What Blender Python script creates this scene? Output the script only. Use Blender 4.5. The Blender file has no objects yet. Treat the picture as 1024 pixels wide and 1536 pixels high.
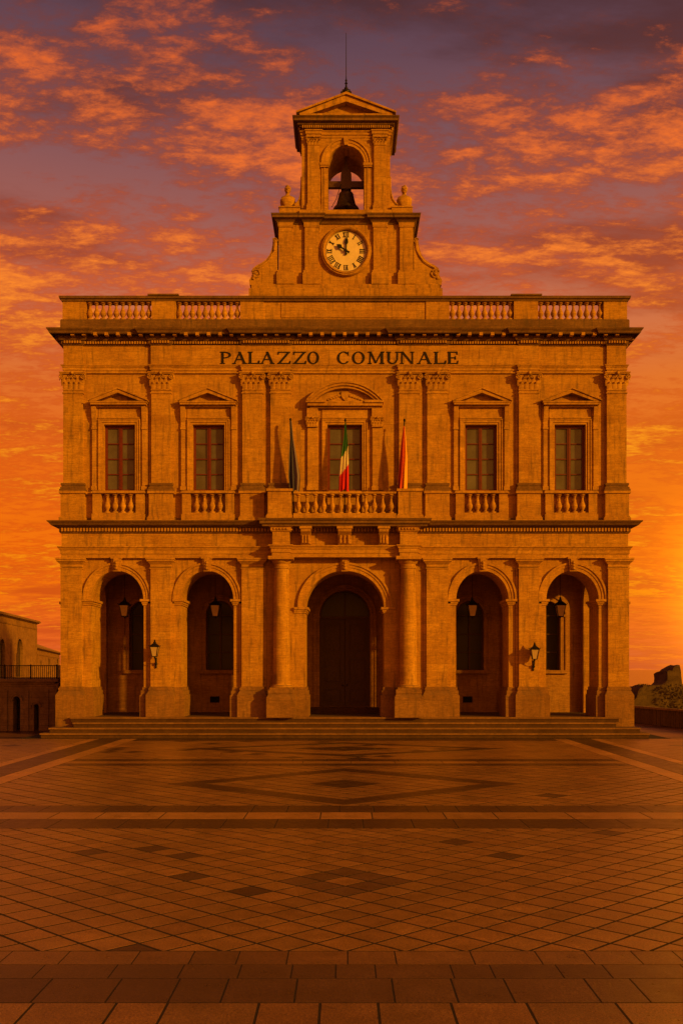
import bpy, bmesh, math, random
from mathutils import Vector, Matrix
rnd = random.Random(7)
PI = math.pi
sc = bpy.context.scene
COL = sc.collection

# ------------------------------------------------------------------ camera
EYE = 3.3
cam = bpy.data.cameras.new('camera'); cam_o = bpy.data.objects.new('camera', cam); COL.objects.link(cam_o)
cam_o.location = (0, -50, EYE); cam_o.rotation_euler = (PI/2, 0, 0)
cam.sensor_fit = 'HORIZONTAL'; cam.sensor_width = 36; cam.lens = 1500/1024*36
cam.shift_x = -5/1024; cam.shift_y = 237/1024
cam.clip_start = 0.1; cam.clip_end = 20000
sc.camera = cam_o

# ------------------------------------------------------------------ sun
SUN_AZ, SUN_EL = math.radians(52), math.radians(15)
sd = Vector((math.sin(SUN_AZ)*math.cos(SUN_EL), -math.cos(SUN_AZ)*math.cos(SUN_EL), math.sin(SUN_EL)))
sl = bpy.data.lights.new('sun', 'SUN'); sun = bpy.data.objects.new('sun', sl); COL.objects.link(sun)
sun.rotation_euler = sd.to_track_quat('Z', 'Y').to_euler(); sun.location = sd*60
sl.energy = 3.7; sl.angle = math.radians(2.0); sl.color = (1.0, 0.43, 0.02)
sc.view_settings.view_transform = 'Standard'; sc.view_settings.look = 'None'
sc.view_settings.exposure = 0.0; sc.view_settings.gamma = 1.0

def s2l(c):
    f = lambda v: (v/255/12.92) if v/255 <= .04045 else ((v/255+.055)/1.055)**2.4
    return (f(c[0]), f(c[1]), f(c[2]), 1)

class NT:
    def __init__(s, nt): s.nt = nt
    def n(s, t, **kw):
        nd = s.nt.nodes.new(t)
        for k, v in kw.items():
            if k == 'inp':
                for a, b in v.items():
                    if isinstance(b, bpy.types.NodeSocket): s.nt.links.new(b, nd.inputs[a])
                    else: nd.inputs[a].default_value = b
            else: setattr(nd, k, v)
        return nd
    def math(s, op, a, b=None, clamp=False):
        inp = {0: a}
        if b is not None: inp[1] = b
        return s.n('ShaderNodeMath', operation=op, use_clamp=clamp, inp=inp).outputs[0]
    def mix(s, f, a, b, bt='MIX'):
        nd = s.n('ShaderNodeMix', data_type='RGBA', blend_type=bt)
        for i, v in ((0, f), (6, a), (7, b)):
            if isinstance(v, bpy.types.NodeSocket): s.nt.links.new(v, nd.inputs[i])
            else: nd.inputs[i].default_value = v
        return nd.outputs[2]
    def ramp(s, f, stops, interp='LINEAR'):
        nd = s.n('ShaderNodeValToRGB'); cr = nd.color_ramp; cr.interpolation = interp
        while len(cr.elements) < len(stops): cr.elements.new(0.5)
        for e, (p, c) in zip(cr.elements, stops): e.position = p; e.color = c
        s.nt.links.new(f, nd.inputs[0]); return nd.outputs[0]
    def noise(s, v, scale, detail=4, rough=.5, dist=0):
        return s.n('ShaderNodeTexNoise', inp={'Vector': v, 'Scale': scale, 'Detail': detail, 'Roughness': rough, 'Distortion': dist}).outputs[0]
    def link(s, a, b): s.nt.links.new(a, b)

# ------------------------------------------------------------------ sky
world = bpy.data.worlds.new('World'); sc.world = world; world.use_nodes = True
w = NT(world.node_tree); world.node_tree.nodes.clear()
tc = w.n('ShaderNodeTexCoord')
sep = w.n('ShaderNodeSeparateXYZ', inp={0: tc.outputs['Generated']})
dx, dy, dz = sep.outputs
zc = w.math('MAXIMUM', dz, 0.0)
den = w.math('ADD', zc, 0.13)
px_ = w.math('DIVIDE', dx, den); py_ = w.math('DIVIDE', dy, den)
pv = w.n('ShaderNodeCombineXYZ', inp={0: px_, 1: py_, 2: 0.0}).outputs[0]
mp1 = w.n('ShaderNodeMapping', inp={0: pv, 'Rotation': (0, 0, math.radians(-22)), 'Scale': (1.0, 1.7, 1), 'Location': (3.4, 1.9, 0)}).outputs[0]
nA = w.noise(mp1, 1.9, 3, .5, .3)
nF = w.noise(mp1, 10.0, 13, .7, .1)
nG = w.noise(mp1, 34.0, 10, .7)
mp2 = w.n('ShaderNodeMapping', inp={0: pv, 'Rotation': (0, 0, math.radians(-14)), 'Scale': (.7, 1.5, 1), 'Location': (9.3, 2.1, 0)}).outputs[0]
nB = w.noise(mp2, 1.7, 9, .6, .2)
e = w.math('MULTIPLY', zc, 1/0.6)
L = s2l
base = w.ramp(e, [(0, L((205,88,50))), (.05, L((236,102,30))), (.13, L((250,120,6))), (.24, L((244,112,4))), (.34, L((236,108,12))), (.45, L((226,112,40))),
                  (.55, L((206,112,72))), (.66, L((166,96,84))), (.78, L((130,84,88))), (.88, L((102,70,82))), (1, L((74,54,70)))])
midc = w.ramp(e, [(0, L((214,86,30))), (.2, L((226,84,4))), (.4, L((214,84,16))), (.6, L((196,82,44))), (.75, L((150,70,54))), (.88, L((120,62,58))), (1, L((92,52,58)))])
bright = w.ramp(e, [(0, L((240,110,30))), (.12, L((255,144,4))), (.3, L((255,152,10))), (.45, L((255,148,28))), (.6, L((255,134,42))), (.75, L((243,114,44))),
                    (.88, L((222,98,44))), (1, L((170,78,50)))])
dark = w.ramp(e, [(0, L((206,80,30))), (.2, L((204,72,4))), (.4, L((184,66,12))), (.55, L((168,66,34))), (.7, L((126,54,42))),
                  (.85, L((88,46,44))), (1, L((64,40,46)))])
def ss(v, a, b, hi=1.0): return w.n('ShaderNodeMapRange', interpolation_type='SMOOTHSTEP', inp={0: v, 1: a, 2: b, 3: 0.0, 4: hi}).outputs[0]
comb = w.math('ADD', w.math('MULTIPLY', nA, .5), w.math('MULTIPLY', nF, .5))
skc = w.mix(ss(comb, .43, .54, .92), base, midc)
skc = w.mix(ss(nB, .49, .66, .8), skc, dark)
skc = w.mix(w.math('MULTIPLY', ss(comb, .495, .60, 1.0), w.n('ShaderNodeMapRange', inp={0: nG, 1: .36, 2: .60, 3: .45, 4: 1.0}).outputs[0]), skc, bright)
# warm glow towards the right of the view
glow = w.math('POWER', w.math('MAXIMUM', w.n('ShaderNodeVectorMath', operation='DOT_PRODUCT', inp={0: tc.outputs['Generated'], 1: Vector((.37, .92, .10)).normalized()}).outputs['Value'], 0.0), 40.0)
skc = w.mix(w.math('MULTIPLY', glow, .12), skc, (1.25, .44, .02, 1), 'MIX')
sdir = w.n('ShaderNodeVectorMath', operation='DOT_PRODUCT', inp={0: tc.outputs['Generated'], 1: Vector((math.sin(.435), math.cos(.435), .075)).normalized()}).outputs['Value']
sheen_lobe = w.math('POWER', w.math('MAXIMUM', sdir, 0.0), 450.0)  # unseen bright spot added to the sky for sheen on the paving
skc = w.mix(1.0, skc, w.mix(sheen_lobe, (0, 0, 0, 1), (9.0, 2.6, .05, 1)), 'ADD')
# the bright western sky behind the camera, around the setting sun
wdir = w.n('ShaderNodeVectorMath', operation='DOT_PRODUCT', inp={0: tc.outputs['Generated'], 1: Vector((sd.x*.75, sd.y, sd.z)).normalized()}).outputs['Value']
wl_ = w.math('POWER', w.math('MAXIMUM', wdir, 0.0), 4.0)
skc = w.mix(1.0, skc, w.mix(wl_, (0, 0, 0, 1), (.85, .33, .01, 1)), 'ADD')
up = w.n('ShaderNodeMapRange', inp={0: dz, 1: .58, 2: .95, 3: .96, 4: .45}).outputs[0]
bg = w.n('ShaderNodeBackground', inp={0: skc, 1: up})
nish = w.n('ShaderNodeTexSky', sky_type='NISHITA', sun_disc=False, sun_elevation=SUN_EL, sun_rotation=PI-SUN_AZ, air_density=2.0, dust_density=4.0)
bg2 = w.n('ShaderNodeBackground', inp={0: nish.outputs[0], 1: 0.0015})
add = w.n('ShaderNodeAddShader', inp={0: bg.outputs[0], 1: bg2.outputs[0]})
wo = w.n('ShaderNodeOutputWorld'); w.link(add.outputs[0], wo.inputs[0])

# ------------------------------------------------------------------ materials
def new_mat(name):
    m = bpy.data.materials.new(name); m.use_nodes = True
    nt = NT(m.node_tree); return m, nt, m.node_tree.nodes['Principled BSDF']

def stone_mat(name, c1, c2, grime, course=.4, rough=.85, brick=(.62, .16), bump=.4, fine=1.0):
    m, t, b = new_mat(name)
    geo = t.n('ShaderNodeNewGeometry'); P = geo.outputs['Position']
    s = t.n('ShaderNodeSeparateXYZ', inp={0: P})
    u = t.math('ADD', s.outputs[0], t.math('MULTIPLY', s.outputs[1], .97))
    v = t.n('ShaderNodeCombineXYZ', inp={0: u, 1: s.outputs[2], 2: 0.0}).outputs[0]
    big = t.noise(P, .9, 5, .6); med = t.noise(P, 5.0, 6, .65); fin = t.noise(P, 17.0, 6, .8)
    col = t.mix(t.n('ShaderNodeMapRange', inp={0: big, 1: .3, 2: .7}).outputs[0], c1, c2)
    bt = t.n('ShaderNodeTexBrick', offset=.5, inp={'Vector': v, 'Scale': 1.0, 'Color1': (1, 1, 1, 1), 'Color2': (.82, .79, .75, 1), 'Mortar': (brick[0],)*3+(1,),
             'Mortar Size': .008, 'Mortar Smooth': .6, 'Brick Width': brick[1]*7, 'Row Height': course, 'Bias': -.15})
    col = t.mix(1.0, col, bt.outputs[0], 'MULTIPLY')
    md = t.n('ShaderNodeMapRange', inp={0: med, 1: .3, 2: .7, 3: .84, 4: 1.12}).outputs[0]
    col = t.mix(1.0, col, t.n('ShaderNodeCombineXYZ', inp={0: md, 1: md, 2: md}).outputs[0], 'MULTIPLY')
    fd = t.n('ShaderNodeMapRange', inp={0: fin, 1: .3, 2: .7, 3: .74, 4: 1.2}).outputs[0]
    col = t.mix(fine, col, t.mix(1.0, col, t.n('ShaderNodeCombineXYZ', inp={0: fd, 1: fd, 2: fd}).outputs[0], 'MULTIPLY'))
    hv = t.n('ShaderNodeMapping', inp={0: P, 'Scale': (1.2, 1.2, 9.0)}).outputs[0]
    hd2 = t.n('ShaderNodeMapRange', inp={0: t.noise(hv, 2.2, 7, .72), 1: .32, 2: .68, 3: .70, 4: 1.2}).outputs[0]
    col = t.mix(1.0, col, t.n('ShaderNodeCombineXYZ', inp={0: hd2, 1: hd2, 2: hd2}).outputs[0], 'MULTIPLY')
    # rain streaks: noise stretched down the wall
    sv = t.n('ShaderNodeMapping', inp={0: v, 'Scale': (3.2, .35, 1)}).outputs[0]
    st = t.n('ShaderNodeMapRange', inp={0: t.noise(sv, 1.6, 5, .6), 1: .52, 2: .70, 3: 0.0, 4: grime}).outputs[0]
    col = t.mix(st, col, (.10, .065, .035, 1))
    # lichen and soot on surfaces that face up
    nz = t.n('ShaderNodeSeparateXYZ', inp={0: geo.outputs['Normal']}).outputs[2]
    upm = t.math('MULTIPLY', t.n('ShaderNodeMapRange', inp={0: nz, 1: .25, 2: .8, 3: 0.0, 4: .75}).outputs[0], t.n('ShaderNodeMapRange', inp={0: med, 1: .3, 2: .6}).outputs[0])
    col = t.mix(upm, col, (.11, .075, .045, 1))
    t.link(col, b.inputs['Base Color']); b.inputs['Roughness'].default_value = rough
    b.inputs['Specular IOR Level'].default_value = .25
    hgt = t.math('ADD', t.math('MULTIPLY', fin, .35), t.math('ADD', t.math('MULTIPLY', med, .5), t.math('MULTIPLY', t.n('ShaderNodeSeparateColor', inp={0: bt.outputs[0]}).outputs[0], .6)))
    bp = t.n('ShaderNodeBump', inp={'Height': hgt, 'Strength': bump, 'Distance': .03})
    t.link(bp.outputs[0], b.inputs['Normal'])
    return m

STONE = stone_mat('ochre_stone', (.58, .325, .045, 1), (.46, .235, .025, 1), .6)
SMOOTH = stone_mat('carved_stone', (.61, .345, .05, 1), (.48, .25, .028, 1), .5, course=.9, brick=(.8, .25))
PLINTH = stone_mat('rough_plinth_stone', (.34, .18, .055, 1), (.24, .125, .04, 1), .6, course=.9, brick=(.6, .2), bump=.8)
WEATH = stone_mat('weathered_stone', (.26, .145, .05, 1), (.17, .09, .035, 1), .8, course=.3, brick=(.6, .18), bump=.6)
INNER = stone_mat('portico_stone', (.50, .27, .08, 1), (.40, .20, .055, 1), .5, course=.4, brick=(.7, .18), bump=.4)
DARKSTONE = stone_mat('dark_stone', (.30, .19, .10, 1), (.17, .10, .055, 1), .6, course=.3, brick=(.5, .12), bump=.8)  # darker brown stone for the terrace and the parapet coping
STEP = stone_mat('step_stone', (.11, .056, .022, 1), (.07, .035, .015, 1), .3, course=3.0, brick=(.5, .3), bump=.5)  # darkened so the light painted into the treads stands out
LIT_TREAD = stone_mat('lit_tread_stone', (.30, .16, .06, 1), (.21, .11, .042, 1), .3, course=3.0, brick=(.5, .3), bump=.5)  # lighter copy of the step stone; light on tread edges put into colour
PLASTER = stone_mat('old_plaster', (.40, .22, .07, 1), (.28, .15, .045, 1), .7, course=.3, brick=(.85, .15), bump=.4)
ROCK = stone_mat('ruin_stone', (.15, .10, .06, 1), (.085, .055, .032, 1), .5, course=.35, brick=(.6, .1), bump=1.0)

def simple(name, col, rough=.5, metal=0, spec=.5, nscale=8, var=.25, bump=.1, coat=0):
    m, t, b = new_mat(name)
    tcn = t.n('ShaderNodeTexCoord'); nz = t.noise(tcn.outputs['Object'], nscale, 5, .6)
    f = t.n('ShaderNodeMapRange', inp={0: nz, 1: .3, 2: .7, 3: 1-var, 4: 1+var}).outputs[0]
    c = t.mix(1.0, col, t.n('ShaderNodeCombineXYZ', inp={0: f, 1: f, 2: f}).outputs[0], 'MULTIPLY')
    t.link(c, b.inputs['Base Color']); b.inputs['Roughness'].default_value = rough
    b.inputs['Metallic'].default_value = metal; b.inputs['Specular IOR Level'].default_value = spec
    b.inputs['Coat Weight'].default_value = coat
    bp = t.n('ShaderNodeBump', inp={'Height': nz, 'Strength': bump, 'Distance': .02}); t.link(bp.outputs[0], b.inputs['Normal'])
    return m
IRON = simple('black_iron', (.02, .016, .013, 1), .5, .6)
BRONZE = simple('dark_bronze', (.07, .045, .025, 1), .45, .8)
LETTER = simple('letter_metal', (.014, .008, .006, 1), .8, .3)
FRAME = simple('red_brown_paint', (.13, .018, .009, 1), .5)
DARKWOOD = simple('dark_oak', (.075, .03, .013, 1), .55, nscale=14, var=.4)
PANE = simple('window_pane', (.085, .085, .11, 1), .12, nscale=.9, var=.42, bump=.05, spec=.7)
DARKPANE = simple('dark_pane', (.02, .014, .009, 1), .3, nscale=1.3, spec=.35, bump=.03)
VOIDM = simple('unlit_opening', (.012, .009, .007, 1), .9, spec=.1)
LGLASS = simple('frosted_glass', (.50, .38, .26, 1), .3, nscale=3, var=.12)
DIAL = simple('cream_dial', (.78, .66, .48, 1), .5, nscale=3, var=.1, bump=.05)
TILE = simple('clay_tile', (.26, .14, .06, 1), .85, nscale=5, var=.4, bump=.5)
BOARD = simple('dark_board', (.085, .045, .025, 1), .8, nscale=6, var=.4, bump=.4)
MOSS = simple('dry_ivy', (.09, .055, .02, 1), .9, nscale=9, var=.5, bump=.8)
C_NAVY = simple('navy_cloth', (.03, .03, .04, 1), .9, nscale=5); C_GREY = simple('grey_cloth', (.16, .12, .11, 1), .9, nscale=5)

def pave_mat():
    m, t, b = new_mat('paving_stone')
    at = t.n('ShaderNodeAttribute', attribute_name='tone'); P = t.n('ShaderNodeNewGeometry').outputs['Position']
    n1 = t.noise(P, 3.0, 5, .6); n2 = t.noise(P, 38.0, 6, .75); n3 = t.noise(P, .35, 3, .5)
    def gray(f, lo, hi):
        q = t.n('ShaderNodeMapRange', inp={0: f, 1: .3, 2: .7, 3: lo, 4: hi}).outputs[0]
        return t.n('ShaderNodeCombineXYZ', inp={0: q, 1: q, 2: q}).outputs[0]
    c = t.mix(1.0, at.outputs['Color'], gray(n1, .72, 1.22), 'MULTIPLY')
    n4 = t.noise(P, 90.0, 4, .7)
    c = t.mix(1.0, c, t.mix(1.0, gray(n2, .25, 1.75), gray(n4, .4, 1.6), 'MULTIPLY'), 'MULTIPLY'); c = t.mix(1.0, c, gray(n3, .8, 1.15), 'MULTIPLY')
    t.link(c, b.inputs['Base Color'])
    t.link(t.n('ShaderNodeMapRange', inp={0: n1, 1: .3, 2: .7, 3: .26, 4: .42}).outputs[0], b.inputs['Roughness'])
    b.inputs['Specular IOR Level'].default_value = .40
    h = t.math('ADD', t.math('MULTIPLY', n2, .7), n1)
    bp = t.n('ShaderNodeBump', inp={'Height': h, 'Strength': .45, 'Distance': .02}); t.link(bp.outputs[0], b.inputs['Normal'])
    return m
PAVE = pave_mat()

# ------------------------------------------------------------------ mesh helpers
class MB:
    def __init__(s): s.v = []; s.f = []; s.tone = []
    def add(s, vs, fs):
        o = len(s.v); s.v += [tuple(p) for p in vs]; s.f += [tuple(i+o for i in f) for f in fs]; return s
    def box(s, x0, x1, y0, y1, z0, z1):
        return s.add([(x, y, z) for z in (z0, z1) for y in (y0, y1) for x in (x0, x1)],
                     [(0, 1, 3, 2), (4, 5, 7, 6), (0, 1, 5, 4), (2, 3, 7, 6), (0, 2, 6, 4), (1, 3, 7, 5)])
    def taper(s, r0, r1, z0, z1):       # r = (x0,x1,y0,y1)
        return s.add([(r0[0], r0[2], z0), (r0[1], r0[2], z0), (r0[1], r0[3], z0), (r0[0], r0[3], z0),
                      (r1[0], r1[2], z1), (r1[1], r1[2], z1), (r1[1], r1[3], z1), (r1[0], r1[3], z1)],
                     [(0, 1, 2, 3), (4, 5, 6, 7), (0, 1, 5, 4), (1, 2, 6, 5), (2, 3, 7, 6), (3, 0, 4, 7)])
    def prism(s, poly, a, b, axis='y'):
        n = len(poly)
        mk = (lambda p, d: (p[0], d, p[1])) if axis == 'y' else ((lambda p, d: (d, p[0], p[1])) if axis == 'x' else (lambda p, d: (p[0], p[1], d)))
        vs = [mk(p, a) for p in poly] + [mk(p, b) for p in poly]
        return s.add(vs, [tuple(range(n)), tuple(range(n, 2*n))] + [(i, (i+1) % n, n+(i+1) % n, n+i) for i in range(n)])
    def lathe(s, prof, cx=0, cy=0, n=24, a0=0, a1=2*PI):
        full = abs(a1-a0-2*PI) < 1e-6; k = n if full else n+1; vs = []
        for r, z in prof:
            for i in range(k):
                a = a0+(a1-a0)*i/n; vs.append((cx+r*math.cos(a), cy+r*math.sin(a), z))
        fs = []
        for j in range(len(prof)-1):
            for i in range(n):
                i2 = (i+1) % k; fs.append((j*k+i, j*k+i2, (j+1)*k+i2, (j+1)*k+i))
        fs.append(tuple(range(k))); fs.append(tuple((len(prof)-1)*k+i for i in range(k)))
        return s.add(vs, fs)
    def tube(s, pts, r, n=8):
        pts = [Vector(p) for p in pts]; rs = r if isinstance(r, (list, tuple)) else [r]*len(pts); vs = []
        for i, p in enumerate(pts):
            d = (pts[min(i+1, len(pts)-1)]-pts[max(i-1, 0)]).normalized()
            a = d.orthogonal().normalized() if abs(d.z) > .9 else d.cross(Vector((0, 0, 1))).normalized()
            bb = d.cross(a)
            for k in range(n):
                t = 2*PI*k/n; vs.append(p+(a*math.cos(t)+bb*math.sin(t))*rs[i])
        fs = [(i*n+k, i*n+(k+1) % n, (i+1)*n+(k+1) % n, (i+1)*n+k) for i in range(len(pts)-1) for k in range(n)]
        fs += [tuple(range(n)), tuple((len(pts)-1)*n+k for k in range(n))]
        return s.add(vs, fs)
    def sweep(s, path, prof):           # plan path, (out, z) profile, mitred
        n = len(path); nr = []
        for i in range(n-1):
            d = Vector((path[i+1][0]-path[i][0], path[i+1][1]-path[i][1])).normalized(); nr.append(Vector((d.y, -d.x)))
        k = len(prof); vs = []
        for i, p in enumerate(path):
            if i == 0: m = nr[0]
            elif i == n-1: m = nr[-1]
            else: m = (nr[i-1]+nr[i])/(1+nr[i-1].dot(nr[i]))
            for o, z in prof: vs.append((p[0]+m.x*o, p[1]+m.y*o, z))
        fs = [(i*k+j, i*k+(j+1) % k, (i+1)*k+(j+1) % k, (i+1)*k+j) for i in range(n-1) for j in range(k)]
        fs += [tuple(range(k)), tuple((n-1)*k+j for j in range(k))]
        return s.add(vs, fs)
    def archring(s, cx, zs, a, b, prof, t0=0, t1=PI, n=32):   # prof = closed (radial offset, y)
        k = len(prof); vs = []
        for i in range(n+1):
            t = t0+(t1-t0)*i/n
            for o, y in prof: vs.append((cx+(a+o)*math.cos(t), y, zs+(b+o)*math.sin(t)))
        fs = [(i*k+j, i*k+(j+1) % k, (i+1)*k+(j+1) % k, (i+1)*k+j) for i in range(n) for j in range(k)]
        fs += [tuple(range(k)), tuple(n*k+j for j in range(k))]
        return s.add(vs, fs)
    def ball(s, c, r, n=12, m=8, sc_=(1, 1, 1)):
        vs = [(c[0]+r*sc_[0]*math.sin(PI*j/m)*math.cos(2*PI*i/n), c[1]+r*sc_[1]*math.sin(PI*j/m)*math.sin(2*PI*i/n), c[2]+r*sc_[2]*math.cos(PI*j/m)) for j in range(m+1) for i in range(n)]
        return s.add(vs, [(j*n+i, j*n+(i+1) % n, (j+1)*n+(i+1) % n, (j+1)*n+i) for j in range(m) for i in range(n)])
    def mesh(s, name, mat, smooth=None):
        me = bpy.data.meshes.new(name); me.from_pydata(s.v, [], s.f); me.materials.append(mat)
        bm = bmesh.new(); bm.from_mesh(me)
        if not s.tone: bmesh.ops.remove_doubles(bm, verts=bm.verts, dist=1e-5)
        bmesh.ops.recalc_face_normals(bm, faces=bm.faces); bm.to_mesh(me); bm.free()
        if s.tone:
            at = me.attributes.new('tone', 'FLOAT_COLOR', 'FACE')
            for i, c in enumerate(s.tone): at.data[i].color = c
        if smooth is not None:
            for p in me.polygons: p.use_smooth = True
            me.set_sharp_from_angle(angle=math.radians(smooth))
        me.validate(); return me
    def build(s, name, mat, parent=None, smooth=None, **props):
        o = bpy.data.objects.new(name, s.mesh(name, mat, smooth)); COL.objects.link(o); o.parent = parent
        for k, v in props.items(): o[k] = v
        return o
def inst(name, me, parent, loc=(0, 0, 0), rz=0, sc_=(1, 1, 1)):
    o = bpy.data.objects.new(name, me); COL.objects.link(o); o.parent = parent; o.location = loc; o.rotation_euler = (0, 0, rz); o.scale = sc_; return o
def thing(name, label, cat, loc=(0, 0, 0), group=None, rz=0):
    o = bpy.data.objects.new(name, None); COL.objects.link(o); o.location = loc; o.rotation_euler = (0, 0, rz)
    o.empty_display_size = .5; o['label'] = label; o['category'] = cat
    if group: o['group'] = group
    return o
def copy_tree(o, parent=None):
    c = o.copy(); COL.objects.link(c)
    if parent: c.parent = parent
    for ch in list(o.children): copy_tree(ch, c)
    return c
# measured in the photograph's own units, turned into metres at a known depth y
def X(p, y=0): return (p-517)*(50+y)/1500
def Z(p, y=0): return EYE+(1005-p)*(50+y)/1500
def U(p): return p/30.0

# ================================================================== PALAZZO
pal = thing('palazzo', 'ochre stone town hall with arcaded ground floor, balustraded roof and central bell tower', 'building')
PLAT = .96
HW = 13.95
def narch(x0, x1, z0, z1, cx, hw, zs, b, n=28):  # n-shaped wall piece, opening to the floor
    pts = [(x0, z0), (x0, z1), (x1, z1), (x1, z0), (cx+hw, z0), (cx+hw, zs)]
    pts += [(cx+hw*math.cos(PI*i/n), zs+b*math.sin(PI*i/n)) for i in range(1, n)]
    pts += [(cx-hw, zs), (cx-hw, z0)]
    return pts

# ---- ground floor
ARC = [(-341, 39.5, 43, 899), (-206, 39.5, 43, 899), (0, 59, 55, 911), (206, 39.5, 43, 899), (341, 39.5, 43, 899)]
edges = [-HW, U(-273.5), U(-123), U(123), U(273.5), HW]
Ztop1 = Z(800)
wl = MB()
for i, (c, a, b, s) in enumerate(ARC):
    wl.prism(narch(edges[i], edges[i+1], PLAT, Ztop1, U(c), U(a), Z(s), U(b)), 0, 1.95)
# side walls of the portico, each with an arch, then solid
for sx in (-1, 1):
    xa, xb = sx*HW, sx*(HW-.9)
    wl.prism(narch(1.95, 5.2, PLAT, Ztop1, 3.55, 1.15, Z(899), 1.3), min(xa, xb), max(xa, xb), 'x')
    wl.box(min(xa, xb), max(xa, xb), 5.2, 12.5, 0, Ztop1)
    wl.box(min(xa, xb), max(xa, xb), 0, 5.2, 0, PLAT-.002)
wl.box(-HW+.9, HW-.9, 11.6, 12.5, 0, Ztop1)
wl.build('ground_floor_wall', STONE, pal)
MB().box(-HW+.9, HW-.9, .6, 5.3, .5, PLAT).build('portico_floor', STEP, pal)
cl = MB().box(-HW+.9, HW-.9, 1.95, 5.2, Z(842), Z(842)+.3)
cl.build('portico_ceiling', INNER, pal)
for xc in (-273.5, -123, 123, 273.5):
    ta = MB()
    ta.prism([(1.95, PLAT), (1.95, Z(842)), (5.2, Z(842)), (5.2, PLAT), (4.95, PLAT), (4.95, Z(905))] +
             [(3.6+1.35*math.cos(PI*i/20), Z(905)+1.35*math.sin(PI*i/20)) for i in range(1, 20)] + [(2.25, Z(905)), (2.25, PLAT)], U(xc)-.45, U(xc)+.45, 'x')
    for (y0, y1) in ((1.95, 2.32), (4.88, 5.2)):
        ta.box(U(xc)-.52, U(xc)+.52, y0, y1, Z(912), Z(905))
        ta.box(U(xc)-.55, U(xc)+.55, y0, y1+.04 if y0 < 2 else y1, PLAT, PLAT+1.3)
    ta.build('portico_cross_arch', INNER, pal)

# back wall with window and door openings
BY = 5.2
bz1 = Z(842)+.3
DW = 1.40; WW = .75
zws, zwb = 6.35, 3.28      # window springing and sill
zds, zdb = 6.25, 1.25
bw = MB()
holes = [(U(-334), WW, zwb, zws), (U(-207), WW, zwb, zws), (0, DW, zdb, zds), (U(207), WW, zwb, zws), (U(334), WW, zwb, zws)]
xs = [-HW+.9, U(-270), U(-120), U(120), U(270), HW-.9]
for i, (cx, hw, zb, zs) in enumerate(holes):
    bw.prism(narch(xs[i], xs[i+1], zb, bz1, cx, hw, zs, hw*1.02), BY, BY+.6)
    bw.box(xs[i], xs[i+1], BY, BY+.6, PLAT-.3, zb)
bw.build('portico_back_wall', INNER, pal)
for i, (cx, hw, zb, zs) in enumerate(holes):
    sr = MB(); pr = [(0, BY), (0, BY-.10), (.12, BY-.10), (.13, BY-.06), (.25, BY-.06), (.26, BY-.12), (.33, BY-.12), (.33, BY)]
    sr.archring(cx, zs, hw, hw*1.02, pr)
    for sx in (-1, 1):
        for (o0, o1, yy) in ((0, .12, .10), (.12, .255, .06), (.255, .33, .12)):
            a, b = cx+sx*(hw+o0), cx+sx*(hw+o1)
            sr.box(min(a, b), max(a, b), BY-yy, BY, zb, zs-.12)
        a, b = cx+sx*(hw-.03), cx+sx*(hw+.38)
        sr.box(min(a, b), max(a, b), BY-.16, BY, zs-.12, zs)
    if hw < 1: sr.box(cx-hw-.42, cx+hw+.42, BY-.2, BY, zb-.18, zb)
    so = sr.build('portico_window_surround' if hw < 1 else 'door_surround', INNER, pal)
    if hw < 1:
        fr = MB(); y = BY+.35
        fr.box(cx-.05, cx+.05, y-.05, y+.05, zb, zs+hw)
        for sx in (-1, 1):
            a, b = cx+sx*hw, cx+sx*(hw-.09); fr.box(min(a, b), max(a, b), y-.04, y+.04, zb, zs)
        for zz in (zb+.03, zb+1.0, zb+2.0, zs-.04):
            fr.box(cx-hw+.09, cx-.05, y-.03, y+.03, zz-.03, zz+.03); fr.box(cx+.05, cx+hw-.09, y-.03, y+.03, zz-.03, zz+.03)
        fr.archring(cx, zs, hw-.09, hw*1.02-.09, [(0, y-.04), (.09, y-.04), (.09, y+.04), (0, y+.04)])
        fo = fr.build('window', DARKWOOD, pal)
        n = 16; poly = [(cx-hw, zb), (cx+hw, zb)]+[(cx+hw*math.cos(PI*k/n), zs+hw*1.02*math.sin(PI*k/n)) for k in range(n+1)]
        MB().prism(poly, y+.055, y+.075).build('pane', DARKPANE, fo)
# door
dl = MB(); y = BY+.4
for sx in (-1, 1):
    a, b = sorted((sx*.012, sx*DW)); dl.box(a, b, y, y+.1, zdb, zds-.12)
do = dl.build('door', DARKWOOD, pal)
dp = MB()
for sx in (-1, 1):
    for (z0, z1) in ((zdb+.2, zdb+1.05), (zdb+1.3, zdb+2.75), (zdb+3.0, zds-.35)):
        a, b = sorted((sx*.16, sx*(DW-.18)))
        dp.box(a, b, y-.03, y, z0, z1); dp.taper((a+.1, b-.1, y-.03, y-.02), (a+.1, b-.1, y-.03, y-.02), z0+.1, z1-.1)
        dp.box(a+.12, b-.12, y-.06, y-.03, z0+.12, z1-.12)
dp.build('panel', DARKWOOD, do)
hd = MB(); hd.ball((.12, y-.05, zdb+1.2), .05); hd.ball((-.12, y-.05, zdb+1.2), .05); hd.build('knob', BRONZE, do, 60)
fl = MB().box(-DW, DW, y-.08, y+.1, zds-.12, zds+.02)
fl.archring(0, zds+.02, DW-.08, DW*1.02-.1, [(0, y-.04), (.08, y-.04), (.08, y+.05), (0, y+.05)])
fl.box(-.03, .03, y-.03, y+.05, zds+.02, zds+DW-.1)
fo = fl.build('fanlight', DARKWOOD, pal)
MB().prism([(DW*math.cos(PI*k/20), zds+.02+DW*1.0*math.sin(PI*k/20)) for k in range(21)], y+.06, y+.08).build('pane', DARKPANE, fo)
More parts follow.
